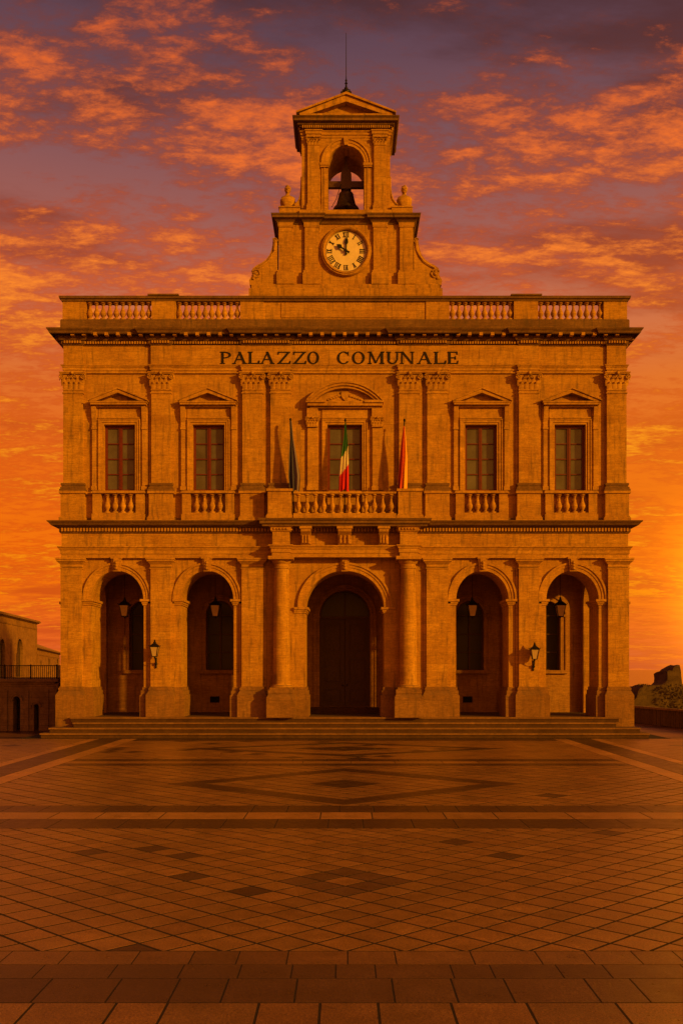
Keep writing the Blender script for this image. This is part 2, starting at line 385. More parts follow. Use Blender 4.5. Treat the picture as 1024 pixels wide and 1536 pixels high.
MB().box(-2.1, 2.1, 4.3, BY+.5, PLAT, zdb-.01).build('threshold', STEP, pal)
for px in (322, 701):
    v = MB(); vx = X(px, BY); vz = Z(1049.5, BY); v.box(vx-.26, vx+.26, BY-.012, BY+.01, vz-.17, vz+.17)
    vo = v.build('vent', VOIDM, pal)
    g = MB()
    for k in range(5): g.box(vx-.26, vx+.26, BY-.03, BY-.013, vz-.15+k*.07, vz-.135+k*.07)
    g.build('grille', IRON, vo)

# ---- archivolts, keystones, imposts, jamb plinths
for (c, a, b, s) in ARC:
    cx, A, B, zs = U(c), U(a), U(b), Z(s); ctr = (c == 0)
    m = MB(); w_ = U(12)
    m.archring(cx, zs, A, B, [(-.012, .3), (-.012, -.05), (w_*.38, -.05), (w_*.40, -.085), (w_*.72, -.085), (w_*.75, -.14), (w_, -.14), (w_, .02), (.02, .02), (.02, .3)])
    ao = m.build('archivolt', SMOOTH, pal, 30)
    kz0, kz1 = zs+B-.06, Z(836)
    k = MB(); k.prism([(cx-.17, kz0), (cx+.17, kz0), (cx+.24, kz1), (cx-.24, kz1)], -.24, .1)
    k.prism([(cx-.10, kz0+.08), (cx+.10, kz0+.08), (cx+.14, kz1-.1), (cx-.14, kz1-.1)], -.30, -.24)
    k.box(cx-.28, cx+.28, -.3, .05, kz1-.1, kz1-.002)
    for q in range(3): k.ball((cx, -.30, kz0+.15+q*.14), .08, 8, 6)
    k.build('keystone', SMOOTH, ao)
    for sx in (-1, 1):
        im = MB()
        xe = cx+sx*A; zi = zs
        xo = xe+sx*(U(17) if ctr else U(12.2))
        for (d, z0, z1) in ((.05, zi-.30, zi-.22), (.09, zi-.22, zi-.12), (.16, zi-.12, zi)):
            x0, x1 = sorted((xe-sx*d, xo)); im.box(x0, x1, -d, 1.95+d*.5, z0, z1)
        im.build('impost', SMOOTH, pal); im = MB()
        for (d, z0, z1) in ((.17, PLAT, Z(1043)), (.12, Z(1043), Z(1036)), (.06, Z(1036), Z(1031))):
            x0, x1 = sorted((xe-sx*d, xo)); im.taper((x0, x1, -d, 1.95+d*.4), (x0+(.03 if sx < 0 else .0)*0, x1, -d*.95, 1.95+d*.4), z0, z1)
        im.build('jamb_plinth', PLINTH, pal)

# ---- pilasters, ground floor
PY = -.22
def plinth(m, x0, x1, yf, z0, z1, d=.2):
    zb = z1-.42
    m.box(x0-d, x1+d, yf-d, .05, z0, zb)
    m.taper((x0-d, x1+d, yf-d, .05), (x0-.06, x1+.06, yf-.06, .05), zb+.0, zb+.25)
    m.box(x0-.09, x1+.09, yf-.09, .05, zb+.25, z1-.06)
    m.box(x0-.05, x1+.05, yf-.05, .05, z1-.06, z1)
def tuscap(m, x0, x1, yf, z0, z1, yb=.05):
    h = z1-z0
    m.box(x0-.04, x1+.04, yf-.04, yb, z0-.10, z0-.04)
    m.taper((x0-.01, x1+.01, yf-.01, yb), (x0-.14, x1+.14, yf-.14, yb), z0+h*.25, z0+h*.6)
    m.box(x0-.015, x1+.015, yf-.015, yb, z0, z0+h*.25)
    m.box(x0-.17, x1+.17, yf-.17, yb, z0+h*.6, z0+h*.8)
    m.box(x0-.21, x1+.21, yf-.21, yb, z0+h*.8, z1)
for (c, hw) in ((408.7, 15.6), (275, 15), (138, 16)):
    for sx in (-1, 1):
        x0, x1 = sorted((U(sx*(c-hw)), U(sx*(c+hw)))); corner = c > 400
        yb = 1.2 if corner else .0
        m = MB().box(x0, x1, PY, yb, Z(1031), Z(852))
        if corner:   # small side mouldings on the flank
            m.box(*sorted((sx*14.1, sx*14.33)), .2, 1.0, Z(906), Z(902))
        else: m.box(x0-.14, x1+.14, PY+.13, .0, Z(1031), Z(852))
        po = m.build('pilaster', STONE, pal)
        q = MB(); plinth(q, x0, x1, PY, .48 if corner else PLAT, Z(1030))
        if corner: q.box(x0-.198, x1+.198, .05, 1.3, .48, Z(1030)-.3)
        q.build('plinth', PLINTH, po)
        q = MB(); tuscap(q, x0, x1, PY, Z(851), Z(838), 1.25 if corner else .05); q.build('capital', SMOOTH, po)
# ---- engaged columns beside the main arch
CX, CY, CR = U(95.5)*.985, -.42, .425
for sx in (-1, 1):
    cx = sx*CX; z0, z1 = Z(1027), Z(851, CY)
    m = MB(); N = 14
    m.lathe([(CR*(1-.13*(t/N)**1.8), z0+(z1-z0)*t/N) for t in range(N+1)], cx, CY, 40)
    m.box(cx-.3, cx+.3, CY, .0, z0, z1)
    co = m.build('column', STONE, pal, 40)
    b = MB(); b.box(cx-.70, cx+.70, CY-.66, .04, PLAT, Z(1046)); b.taper((cx-.70, cx+.70, CY-.66, .04), (cx-.60, cx+.60, CY-.56, .04), Z(1046), Z(1040))
    b.box(cx-.63, cx+.63, CY-.60, .04, Z(1040), Z(1034)); b.box(cx-.55, cx+.55, CY-.53, .04, Z(1034), Z(1031))
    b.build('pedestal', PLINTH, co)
    b = MB(); b.lathe([(.54, Z(1031)), (.56, Z(1030)), (.54, Z(1028.5)), (.46, Z(1027.5)), (.45, Z(1026))], cx, CY, 40); b.build('base', SMOOTH, co, 50)
    r = CR*.87; zz = z1
    b = MB(); b.lathe([(r, zz-.1), (r+.05, zz-.08), (r+.05, zz-.03), (r, zz), (r, zz+.14), (r+.05, zz+.17), (r+.12, zz+.30), (r+.13, zz+.34)], cx, CY, 40)
    b.box(cx-.62, cx+.62, CY-.62, .05, zz+.34, zz+.50); b.build('capital', SMOOTH, co, 40)

# ---- plan paths
def path(hwx, yf, res, back=12.3):      # res = [(x0,x1,extra)] ressauts
    p = [(-hwx, back), (-hwx, yf)]
    for (x0, x1, ex) in sorted(res):
        if abs(x0+hwx) < .01: p[-1] = (-hwx-ex*0, yf-ex); p.insert(-1, (-hwx, yf-ex)) if False else None; p += [(x1, yf-ex), (x1, yf)]
        elif abs(x1-hwx) < .01: p += [(x0, yf), (x0, yf-ex), (x1, yf-ex)]
        else: p += [(x0, yf), (x0, yf-ex), (x1, yf-ex), (x1, yf)]
    if abs(p[-1][0]-hwx) > .01: p.append((hwx, yf))
    p.append((hwx, back)); return p

# ---- ground floor entablature
gx = 14.12
zA0 = Z(837, PY)
m = MB()
pth = path(gx, PY, [(-3.66, 3.66, .36)])
m.sweep(pth, [(-.5, zA0), (.0, zA0), (.0, zA0+.2), (.04, zA0+.2), (.04, zA0+.38), (.08, zA0+.40), (.10, zA0+.47), (.16, zA0+.52), (.16, zA0+.57), (-.5, zA0+.57)])
for sx in (-1, 1):
    x0, x1 = sorted((sx*(CX-.44), sx*(CX+.44)))
    m.sweep([(x0, 0), (x0, CY-.47), (x1, CY-.47), (x1, 0)], [(-.4, zA0), (0, zA0), (0, zA0+.2), (.04, zA0+.2), (.04, zA0+.38), (.08, zA0+.40), (.10, zA0+.47), (.16, zA0+.52), (.16, zA0+.574), (-.4, zA0+.574)])
m.build('architrave', SMOOTH, pal)
zF0, zF1 = zA0+.57, Z(800, PY)
m = MB()
m.sweep(path(gx-.02, PY+.02, []), [(-.5, zF0), (0, zF0), (0, zF1), (-.5, zF1)])
for sx in (-1, 1):
    x0, x1 = sorted((sx*(CX-.42), sx*(CX+.42))); m.box(x0, x1, CY-.45, PY+.1, zF0, zF1)
m.build('frieze', STONE, pal)
zC1 = Z(779.5, -.9)
m = MB()
cpr = [(-.6, zF1), (.03, zF1), (.05, zF1+.06), (.08, zF1+.07), (.08, zF1+.26), (.16, zF1+.28), (.20, zF1+.34), (.40, zF1+.36), (.40, zC1-.20), (.44, zC1-.17), (.47, zC1-.12), (.55, zC1-.06), (.56, zC1), (-.6, zC1+.02)]
m.sweep(path(gx, PY, []), cpr)
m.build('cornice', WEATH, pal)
def dentils(m, pth, o0, o1, z0, z1, w_, pitch, sides=True):
    for i in range(len(pth)-1):
        a, b = Vector(pth[i]), Vector(pth[i+1]); d = b-a; Ln = d.length; d.normalize(); nn = Vector((d.y, -d.x))
        if abs(d.x) < .5 and not sides: continue
        k = max(0, int((Ln-.02)/pitch))
        if Ln < w_*1.3: continue
        if Ln > 8 and abs(d.x) < .5: k = int(6/pitch); # only the front part of the flanks
        off = (Ln-(k-1)*pitch)/2 if not (Ln > 8 and abs(d.x) < .5) else None
        for j in range(k):
            t = off+j*pitch if off is not None else (Ln-.3-j*pitch if d.y < 0 else .3+j*pitch)
            c = a+d*t
            p = [c-d*w_/2+nn*o0, c+d*w_/2+nn*o0, c+d*w_/2+nn*o1, c-d*w_/2+nn*o1]
            m.prism([(q.x, q.y) for q in p], z0, z1, 'z')
m = MB(); dentils(m, path(gx, PY, []), .07, .155, zF1+.08, zF1+.25, .09, .155); m.build('dentil_course', SMOOTH, pal)

# ---- balcony slab on consoles
BYF = -1.25
m = MB(); zb0 = zC1-.33
bx = U(128)*.975
m.sweep([(-bx, 0), (-bx, BYF+.1), (bx, BYF+.1), (bx, 0)], [(-1.2, zb0), (-.12, zb0), (-.10, zb0+.1), (.0, zb0+.12), (.0, zb0+.24), (.06, zb0+.28), (.10, zb0+.37), (-1.2, zb0+.37)])
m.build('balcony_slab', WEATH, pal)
m = MB()
for sx in (-1, 1):
    x0, x1 = sorted((sx*(CX-.44), sx*(CX+.44)))
    pp = [(x0, 0), (x0, CY-.47), (x1, CY-.47), (x1, 0)]
    m.sweep(pp, [(-.3, zF1), (.03, zF1), (.06, zF1+.06), (.06, zb0-.05), (.16, zb0), (-.3, zb0)])
    dentils(m, pp, .05, .12, zF1+.08, zb0-.06, .08, .15)
m.build('column_block', SMOOTH, pal)
for px in (-57.5, 0, 57.5):
    cx = U(px); hw = .33 if px == 0 else .24; zt = zb0; z0 = zA0+.575; h = zt-z0
    prof = [(0.0, z0), (-.62, z0), (-.70, z0+.08), (-.72, z0+.2), (-.68, z0+.3), (-.74, z0+.45), (-.86, z0+h*.62), (-.98, z0+h*.72), (-1.0, zt-.14), (-1.0, zt), (0, zt)]
    k = MB().prism(prof, cx-hw, cx+hw, 'x')
    k.box(cx-hw-.06, cx+hw+.06, -1.05, -.2, zt-.12, zt-.003)
    for q in (-1, 0, 1): k.box(cx+q*hw*.6-.035, cx+q*hw*.6+.035, -.80, -.6, z0+.1, z0+h*.55)
    k.build('console', SMOOTH, pal)

# ---- upper floor wall with window openings
zU0, zU1 = zC1-.05, Z(504)
WIN = [(-337.5, 23.3), (-204, 23.8), (0, 26), (204, 23.8), (337.5, 23.3)]
wz0, wz1 = Z(736), Z(637)
ue = [-HW, U(-274), U(-115), U(115), U(274), HW]
m = MB()
for i, (c, a) in enumerate(WIN):
    cx, A = U(c), U(a)
    m.box(ue[i], cx-A, 0, .6, zU0, zU1); m.box(cx+A, ue[i+1], 0, .6, zU0, zU1)
    m.box(cx-A, cx+A, 0, .6, wz1, zU1); m.box(cx-A, cx+A, .25, .6, zU0, wz0)
    m.box(cx-A, cx+A, 0, .25, zU0, Z(772)); m.box(cx-A, cx+A, 0, .25, Z(742), wz0)
m.box(-HW, -HW+.6, .6, 12.5, zU0, zU1); m.box(HW-.6, HW, .6, 12.5, zU0, zU1); m.box(-HW+.6, HW-.6, 11.9, 12.5, zU0, zU1)
m.box(-HW+.6, HW-.6, .6, 11.9, zU0-.3, zU0); m.box(-HW+.6, HW-.6, .6, 11.9, zU1-.3, zU1)
m.build('upper_floor_wall', STONE, pal)

for i, (c, a) in enumerate(WIN):
    cx, A = U(c), U(a); y = .28; fr = MB()
    fr.box(cx-A, cx-A+.12, y-.05, y+.05, wz0, wz1); fr.box(cx+A-.12, cx+A, y-.05, y+.05, wz0, wz1)
    fr.box(cx-A+.12, cx+A-.12, y-.05, y+.05, wz1-.14, wz1); fr.box(cx-A+.12, cx+A-.12, y-.05, y+.05, wz0, wz0+.1)
    fr.box(cx-.085, cx+.085, y-.06, y+.05, wz0+.1, wz1-.14); fr.box(cx-.02, cx+.02, y-.08, y-.06, wz0+.1, wz1-.14)
    for q in range(1, 4):
        zz = wz0+.1+(wz1-wz0-.24)*q/4
        fr.box(cx-A+.12, cx-.085, y-.03, y+.03, zz-.025, zz+.025); fr.box(cx+.085, cx+A-.12, y-.03, y+.03, zz-.025, zz+.025)
    fo = fr.build('window', FRAME, pal)
    pn = MB()
    for (x0, x1) in ((cx-A+.1, cx-.07), (cx+.07, cx+A-.1)):
        for q in range(4):
            za = wz0+.1+(wz1-wz0-.24)*q/4; zb_ = wz0+.1+(wz1-wz0-.24)*(q+1)/4; t = rnd.uniform(-.012, .012)
            pn.add([(x0, y+.035+t, za), (x1, y+.035-t, za), (x1, y+.035-t, zb_), (x0, y+.035+t, zb_)], [(0, 1, 2, 3)])
    pn.build('pane', PANE, fo)

def raking(m, cx, hw, z0, h, y0, y1, t):   # triangular pediment: raking and horizontal cornices, tympanum
    m.box(cx-hw, cx+hw, y0+.03, y1, z0, z0+t*.55); m.box(cx-hw-.05, cx+hw+.05, y0, y1, z0+t*.55, z0+t)
    for sx in (-1, 1):
        a = [(cx+sx*(hw+.09), z0+t), (cx, z0+h), (cx, z0+h-t*1.15), (cx+sx*(hw-t*1.2*hw/h*.8), z0+t)]
        m.prism(a, y0-.02-.002*sx, y1)
        b = [(cx+sx*(hw+.10), z0+t), (cx+sx*(hw+.12), z0+t*1.3), (cx, z0+h+t*.34), (cx, z0+h)]
        m.prism(b, y0-.08-.002*sx, y1)
    m.prism([(cx-hw+.1, z0+t), (cx+hw-.1, z0+t), (cx, z0+h-.08)], y1-.1, y1)

for i, (c, a) in enumerate(WIN):
    cx, A = U(c), U(a); s = MB(); ctr = c == 0
    zt = wz1; o1 = .17; 
    for sx in (-1, 1):
        for (p0, p1, yy) in ((0, .10, .06), (.10, .22, .10), (.22, .27, .14)):
            x0, x1 = sorted((cx+sx*(A+p0), cx+sx*(A+p1))); s.box(x0, x1, -yy, .0, wz0, zt+p1)
    for (p0, p1, yy) in ((0, .10, .06), (.10, .22, .10), (.22, .27, .14)):
        s.box(cx-A-p0, cx+A+p0, -yy, 0, zt+p0, zt+p1)
    ph = 45 if not ctr else 58
    zp = Z(609.5) if not ctr else Z(611)
    zfr = zp-.08
    s.box(cx-A-.27, cx+A+.27, -.05, 0, zt+.27, zfr)
    s.box(cx-A-.27, cx+A+.27, -.12, -.0, zt+.30, zt+.36)
    # outer strips with consoles / small capitals
    for sx in (-1, 1):
        xo = cx+sx*(A+(.47 if not ctr else .75)); hw_ = .10 if not ctr else .24
        s.box(xo-hw_-.07, xo+hw_+.07, -.05, 0, wz0, zfr)
        s.box(xo-hw_, xo+hw_, -.12, -.05, wz0+.2, Z(636) if ctr else Z(645))
        s.box(xo-hw_-.04, xo+hw_+.04, -.15, -.05, wz0, wz0+.2)
        if not ctr:
            s.prism([(-.05, Z(642)), (-.14, Z(642)), (-.12, Z(634)), (-.20, Z(628)), (-.30, Z(613)), (-.30, zfr), (-.05, zfr)], xo-.11, xo+.11, 'x')
            s.box(xo-.13, xo+.13, -.16, -.05, Z(645), Z(642))
        else:
            s.box(xo-hw_-.03, xo+hw_+.03, -.20, 0, Z(627), zfr)
    s.box(cx-U(ph)+.2, cx+U(ph)-.2, -.22, 0, zfr, zp)
    so = s.build('window_surround', SMOOTH, pal)
    p = MB()
    if not ctr:
        raking(p, cx, U(ph)-.12, zp, U(23), -.42, 0, .17)
    else:
        hw_, h, t = U(56), U(34), .24
        p.box(cx-hw_, cx+hw_, -.37, 0, zp, zp+t*.6)
        p.box(cx-hw_-.06, cx-hw_*.52, -.45, 0, zp+t*.6, zp+t*1.1); p.box(cx+hw_*.52, cx+hw_+.06, -.45, 0, zp+t*.6, zp+t*1.1)
        p.box(cx-hw_*.52, cx+hw_*.52, -.38, 0, zp+t*.6, zp+t*.9)
        R = (hw_**2+(h-t)**2)/(2*(h-t)); zc_ = zp+h-R; th = math.acos(hw_/R)
        p.archring(cx, zc_, R, R, [(.06, 0), (.06, -.48), (-.02, -.48), (-.04, -.42), (-.14, -.42), (-.16, -.34), (-.26, -.34), (-.26, 0)], th, PI-th, 30)
        n = 20; poly = [(cx+(R-.2)*math.cos(th+(PI-2*th)*k/n), zc_+(R-.2)*math.sin(th+(PI-2*th)*k/n)) for k in range(n+1)]
        p.prism(poly, -.1, 0)
        # carved shield in the tympanum
        p.prism([(cx-.18, zp+.75), (cx+.18, zp+.75), (cx+.19, zp+.52), (cx, zp+.3), (cx-.19, zp+.52)], -.18, -.1)
        for sx in (-1, 1):
            for q in range(5): p.ball((cx+sx*(.3+.13*q), -.12, zp+.55-.05*q), .09-.008*q, 8, 6, (1.2, .6, .8))
    p.build('pediment', SMOOTH, so, 30)

# ---- Corinthian capital, one mesh for all
def capital_mesh(name, w_, h, d):
    m = MB(); hw_ = w_/2
    m.taper((-hw_, hw_, -d, .0), (-hw_*.97, hw_*.97, -d-.0, .0), 0, h*.3)
    m.taper((-hw_*.97, hw_*.97, -d, .0), (-hw_*1.12, hw_*1.12, -d-.10*w_, .0), h*.3, h*.86)
    m.box(-hw_*1.03, hw_*1.03, -d-.03, 0, -.05*h, .02*h)
    def leaf(x, z, w2, h2, out):
        secs = [(0, .01, .8), (.35, .03, 1.0), (.65, .06, 1.0), (.88, .11, .8), (1.0, .17, .55), (.93, .22, .3), (.8, .215, .15)]
        vs = []
        for (tz, ty, tw) in secs:
            yy = -d-ty*out*4.5
            for k in (-1, -.5, 0, .5, 1): vs.append((x+k*w2/2*tw, yy-(.02 if abs(k) < .1 else (.0 if abs(k) > .9 else .028))*w_, z+h2*tz-abs(k)*.06*h2))
        fs = [(i*5+k, i*5+k+1, (i+1)*5+k+1, (i+1)*5+k) for i in range(len(secs)-1) for k in range(4)]
        m.add(vs, fs)
    n = 4
    for i in range(n): leaf((-hw_*.76)+i*(hw_*1.52/(n-1)), .02*h, w_*.27, h*.42, .10*w_)
    for i in range(n+1): leaf((-hw_*.95)+i*(hw_*1.9/n), .22*h, w_*.25, h*.50, .13*w_)
    def volute(x, z, r, sx, yy):
        pts = []; rs = []
        for k in range(22):
            t = k/21; a = sx*(t*2*PI*1.6)+PI/2; rr = r*(1-.8*t)
            pts.append((x+rr*math.cos(a), yy, z+rr*math.sin(a))); rs.append(r*.28*(1-.45*t))
        m.tube(pts, rs, 6); m.ball((x, yy, z), r*.25, 8, 6)
        m.tube([(x, yy+r*.4, z+r), (x-sx*-r*1.0*-1, yy+.1*w_, z-r*1.2)], [r*.25, r*.12], 5)
    for sx in (-1, 1):
        volute(sx*hw_*1.06, h*.72, h*.17, -sx, -d-.14*w_)
        volute(sx*hw_*.30, h*.74, h*.11, sx, -d-.12*w_)
    m.box(-hw_*1.24, hw_*1.24, -d-.19*w_, 0, h*.88, h*.94); m.box(-hw_*1.3, hw_*1.3, -d-.22*w_, 0, h*.94, h)
    m.ball((0, -d-.2*w_, h*.92), h*.11, 8, 6)
    return m.mesh(name, SMOOTH, 45)
UPY = .20
CAPM = capital_mesh('capital', .98, U(25), UPY)
CAPS = capital_mesh('small_capital', .52, U(14), .20)
CAPT = capital_mesh('tower_capital', .60, U(11), .12)
for o in list(bpy.data.objects):
    pass
for sx in (-1, 1):
    inst('capital', CAPS, pal, (sx*(U(26)+.75), 0, Z(641)))

# ---- upper pilasters on pedestals
for (c, hw) in ((406, 14.6), (274.5, 14.5), (138, 15), (96, 15)):
    for sx in (-1, 1):
        x0, x1 = sorted((U(sx*(c-hw)), U(sx*(c+hw)))); corner = c > 400; fwd = c < 100
        yb = 1.0 if corner else 0
        z0, z1 = Z(726), Z(585.5)
        m = MB().box(x0, x1, -UPY, yb, z0, z1)
        if not corner: m.box(x0-.15, x1+.15, -.07, 0, z0, Z(560))
        m.box(x0-.04, x1+.04, -UPY-.04, yb, Z(592), Z(590))
        po = m.build('pilaster', STONE, pal)
        inst('capital', CAPM, po, ((x0+x1)/2, 0, z1))
        q = MB()
        for (d, a, b) in ((.16, Z(738.2), Z(735)), (.12, Z(735), Z(732)), (.07, Z(732), Z(729)), (.10, Z(729), Z(726))): q.box(x0-d, x1+d, -UPY-d, yb+.03, a, b)
        q.build('base', WEATH, po)
        q = MB(); pf = -.30 if not fwd else -.92; wd = .10 if not fwd else .08
        zp0, zp1 = zC1, Z(738)
        q.box(x0-wd, x1+wd, pf, yb+.02, zp0+.28, zp1-.12); q.box(x0-wd-.08, x1+wd+.08, pf-.08, yb+.02, zp0, zp0+.2); q.box(x0-wd-.04, x1+wd+.04, pf-.04, yb+.02, zp0+.2, zp0+.28)
        q.box(x0-wd-.07, x1+wd+.07, pf-.07, yb+.05, zp1-.12, zp1-.002)
        q.build('pedestal', PLINTH if False else STONE, po)

# ---- balusters
def baluster_mesh(name, h, r, mat=None):
    pr = [(1.0, 0), (1.0, .07), (.55, .10), (.45, .14), (.62, .20), (.95, .30), (1.0, .38), (.85, .46), (.5, .60), (.38, .74), (.40, .80), (.62, .83), (.45, .87), (.8, .92), (.95, .93), (.95, 1.0)]
    m = MB(); m.lathe([(a*r, b*h) for a, b in pr], 0, 0, 14); return m.mesh(name, mat or SMOOTH, 40)
# under the side windows
zb0_, zb1_ = Z(770.5), Z(741.5)
BALM = baluster_mesh('window_baluster', zb1_-zb0_, .155)
for (c, a) in WIN:
    if c == 0: continue
    cx = U(c); r = MB(); yb = -.02; yf = -.30
    hw_ = U(26)
    r.box(cx-hw_-.45, cx+hw_+.45, yf-.06, 0, zC1, zb0_-.06); r.box(cx-hw_-.40, cx+hw_+.40, yf-.03, 0, zb0_-.06, zb0_)
    r.box(cx-hw_-.42, cx-hw_, yf, 0, zb0_, zb1_); r.box(cx+hw_, cx+hw_+.42, yf, 0, zb0_, zb1_)
    r.box(cx-hw_-.48, cx+hw_+.48, yf-.08, .26, zb1_, zb1_+.08); r.box(cx-hw_-.44, cx+hw_+.44, yf-.04, .2, zb1_+.08, zb1_+.13)
    ro = r.build('window_balustrade', STONE, pal)
    MB().box(cx-hw_+.01, cx+hw_-.01, -.013, -.003, zb0_, zb1_).build('recess', INNER, ro)
    for k in range(4): inst('baluster', BALM, ro, (cx+(k-1.5)*hw_*2/4.45, -.14, zb0_))
# infill plinth course of upper floor between pedestals
m = MB(); m.sweep(path(14.02, -.06, []), [(-.3, zC1), (.06, zC1), (.06, zC1+.2), (.0, zC1+.22), (-.3, zC1+.22)]); m.build('plinth_course', WEATH, pal)
for (xa, xb) in ((-390, -365), (-310, -290), (-260, -232), (-176, -154), (390, 365), (310, 290), (260, 232), (176, 154)):
    a, b = sorted((U(xa), U(xb))); MB().box(a, b, -.1, 0, Z(742), Z(738.5)).build('sill_course', SMOOTH, pal)
# central balcony
bf = -.88; z0_ = zC1+.0; hb = Z(741, bf)-Z(770, bf)
zr0 = zb0+.37
r = MB(); bxx = U(77)*.98
r.box(-bxx, bxx, bf-.17, bf+.17, zr0, zr0+.2); r.box(-bxx, bxx, bf-.14, bf+.14, zr0+.2, zr0+.26)
zt = Z(741, bf)
r.box(-bxx, bxx, bf-.15, bf+.15, zt, zt+.06); r.box(-bxx, bxx, bf-.12, bf+.12, zt+.06, zt+.10)
ro = r.build('balcony_balustrade', SMOOTH, pal)
BALC = baluster_mesh('balcony_baluster', zt-zr0-.26, .135)
for k in range(12): inst('baluster', BALC, ro, ((k-5.5)*bxx*2/12.2, bf, zr0+.26))

# ---- main entablature
RES = [(-14.03, U(-391), .0)]
RS = [(U(-289.5), U(-259.5), .14), (U(-153.5), U(-80.5), .14), (U(80.5), U(153.5), .14), (U(259.5), U(289.5), .14)]
YE = -.10
hwx = 14.0
def epath(extra):
    p = [(-hwx, 12.3), (-hwx, YE-.12), (U(-391), YE-.12), (U(-391), YE)]
    for (x0, x1, ex) in RS: p += [(x0-extra, YE), (x0-extra, YE-ex), (x1+extra, YE-ex), (x1+extra, YE)]
    p += [(U(391), YE), (U(391), YE-.12), (hwx, YE-.12), (hwx, 12.3)]
    return p
z0 = Z(560.5); 
m = MB(); m.sweep(epath(0), [(-.5, z0), (.0, z0), (.0, z0+.12), (.04, z0+.12), (.04, z0+.24), (.07, z0+.26), (.09, z0+.32), (.12, z0+.34), (.12, z0+.37), (-.5, z0+.37)])
m.build('architrave', SMOOTH, pal)
zf1 = Z(520)
LX = U(192)
fp = [(-hwx, 12.3), (-hwx, YE-.12), (U(-391), YE-.12), (U(-391), YE), (RS[0][0], YE), (RS[0][0], YE-.14), (RS[3][1], YE-.14), (RS[3][1], YE), (U(391), YE), (U(391), YE-.12), (hwx, YE-.12), (hwx, 12.3)]
m = MB(); m.sweep(fp, [(-.5, z0+.37), (0, z0+.37), (0, zf1), (-.5, zf1)]); m.build('frieze', STONE, pal)
zc = Z(490, -.95)
m = MB(); m.sweep(epath(0), [(-.6, zf1), (.04, zf1), (.07, zf1+.05), (.09, zf1+.06), (.09, zf1+.20), (.16, zf1+.22), (.20, zf1+.28), (.22, zf1+.30), (.22, zf1+.58), (.52, zf1+.60), (.52, zc-.25), (.56, zc-.22), (.59, zc-.14), (.66, zc-.06), (.68, zc), (-.6, zc+.03)])
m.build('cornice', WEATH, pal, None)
m = MB(); dentils(m, epath(0), .08, .17, zf1+.07, zf1+.19, .07, .13); m.build('dentil_course', SMOOTH, pal)
m = MB(); dentils(m, [(-hwx, 12.3), (-hwx, YE-.12), (hwx, YE-.12), (hwx, 12.3)], .16, .46, zf1+.36, zf1+.585, .17, .56)
m.build('modillion_course', SMOOTH, pal)

# ---- attic and roof balustrade
ZA0 = zc+.02; AY = -.25
def az(p): return Z(p, AY)
m = MB(); m.sweep(path(14.05, AY, [], 12), [(-.5, ZA0), (.08, ZA0), (.08, az(481)), (.04, az(479)), (-.5, az(479))]); m.build('attic_plinth', WEATH, pal)
for sx in (-1, 1):
    for (a, b, t) in ((386, 421, 0), (252, 288, 1), (121, 156, 0)):
        x0, x1 = sorted((U(sx*a), U(sx*b)))
        MB().box(x0, x1, AY-.02-.03*t, .5, az(479), az(451)).build('attic_pier', STONE, pal)
m = MB()
m.box(U(-121), U(121), AY+.03, .5, az(479), az(451))
m.box(U(-95), U(95), AY, AY+.03, az(476), az(454))
for sx in (-1, 1): m.box(sx*13.8-.25, sx*13.8+.25, .5, 12, az(479), az(451))
m.box(-14.05, 14.05, 12, 12.4, az(479), az(451))
m.build('attic_wall', STONE, pal)
m = MB(); m.sweep(path(14.05, AY-.03, [], 12), [(-.55, az(452)), (.03, az(452)), (.05, az(449.5)), (.12, az(448.5)), (.14, az(445)), (-.55, az(444.5))])
for (a, b) in ((250, 290),):
    for sx in (-1, 1):
        x0, x1 = sorted((U(sx*a), U(sx*b))); m.box(x0-.1, x1+.1, AY-.22, .55, az(445), az(442.6))
m.build('attic_rail', WEATH, pal)
MB().box(-13.5, 13.5, .5, 12, ZA0-.3, ZA0+.1).build('roof', WEATH, pal)
BAL2 = baluster_mesh('roof_baluster', az(452.5)-az(479), .155)
for sx in (-1, 1):
    for (a, b, n) in ((288, 386, 10), (156, 252, 10)):
        hold = MB(); x0, x1 = sorted((U(sx*a), U(sx*b))); hold.box(x0, x1, AY+.05, AY+.35, az(479), az(479)+.03)
        ho = hold.build('roof_balustrade', WEATH, pal)
        for k in range(n): inst('baluster', BAL2, ho, (x0+(x1-x0)*(k+.5)/n, AY+.16, az(479)+.02))

# ---- steps
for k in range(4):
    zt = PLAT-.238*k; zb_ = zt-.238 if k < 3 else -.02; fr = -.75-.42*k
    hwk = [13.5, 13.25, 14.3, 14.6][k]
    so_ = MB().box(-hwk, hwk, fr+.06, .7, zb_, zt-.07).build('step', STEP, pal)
    MB().box(-hwk-.04, hwk+.04, fr, .69, zt-.07, zt-.001 if k == 0 else zt).build('tread', LIT_TREAD, so_)

# ================================================================== BELL TOWER (part of the palazzo)
TY = .05; TD = 2.9
tw = MB(); T0 = az(445)
TC = .04
def TX(p): return (p-518)*(50+TY)/1500+TC
def TZ(p): return Z(p, TY)
tw.box(TX(373.5), TX(662.5), TY-.28, TY+TD+.3, T0-.1, TZ(435)); tw.box(TX(377), TX(659), TY-.2, TY+TD+.2, TZ(435), TZ(428))
tw.box(TX(418), TX(618), TY, TY+TD, TZ(428), TZ(336))
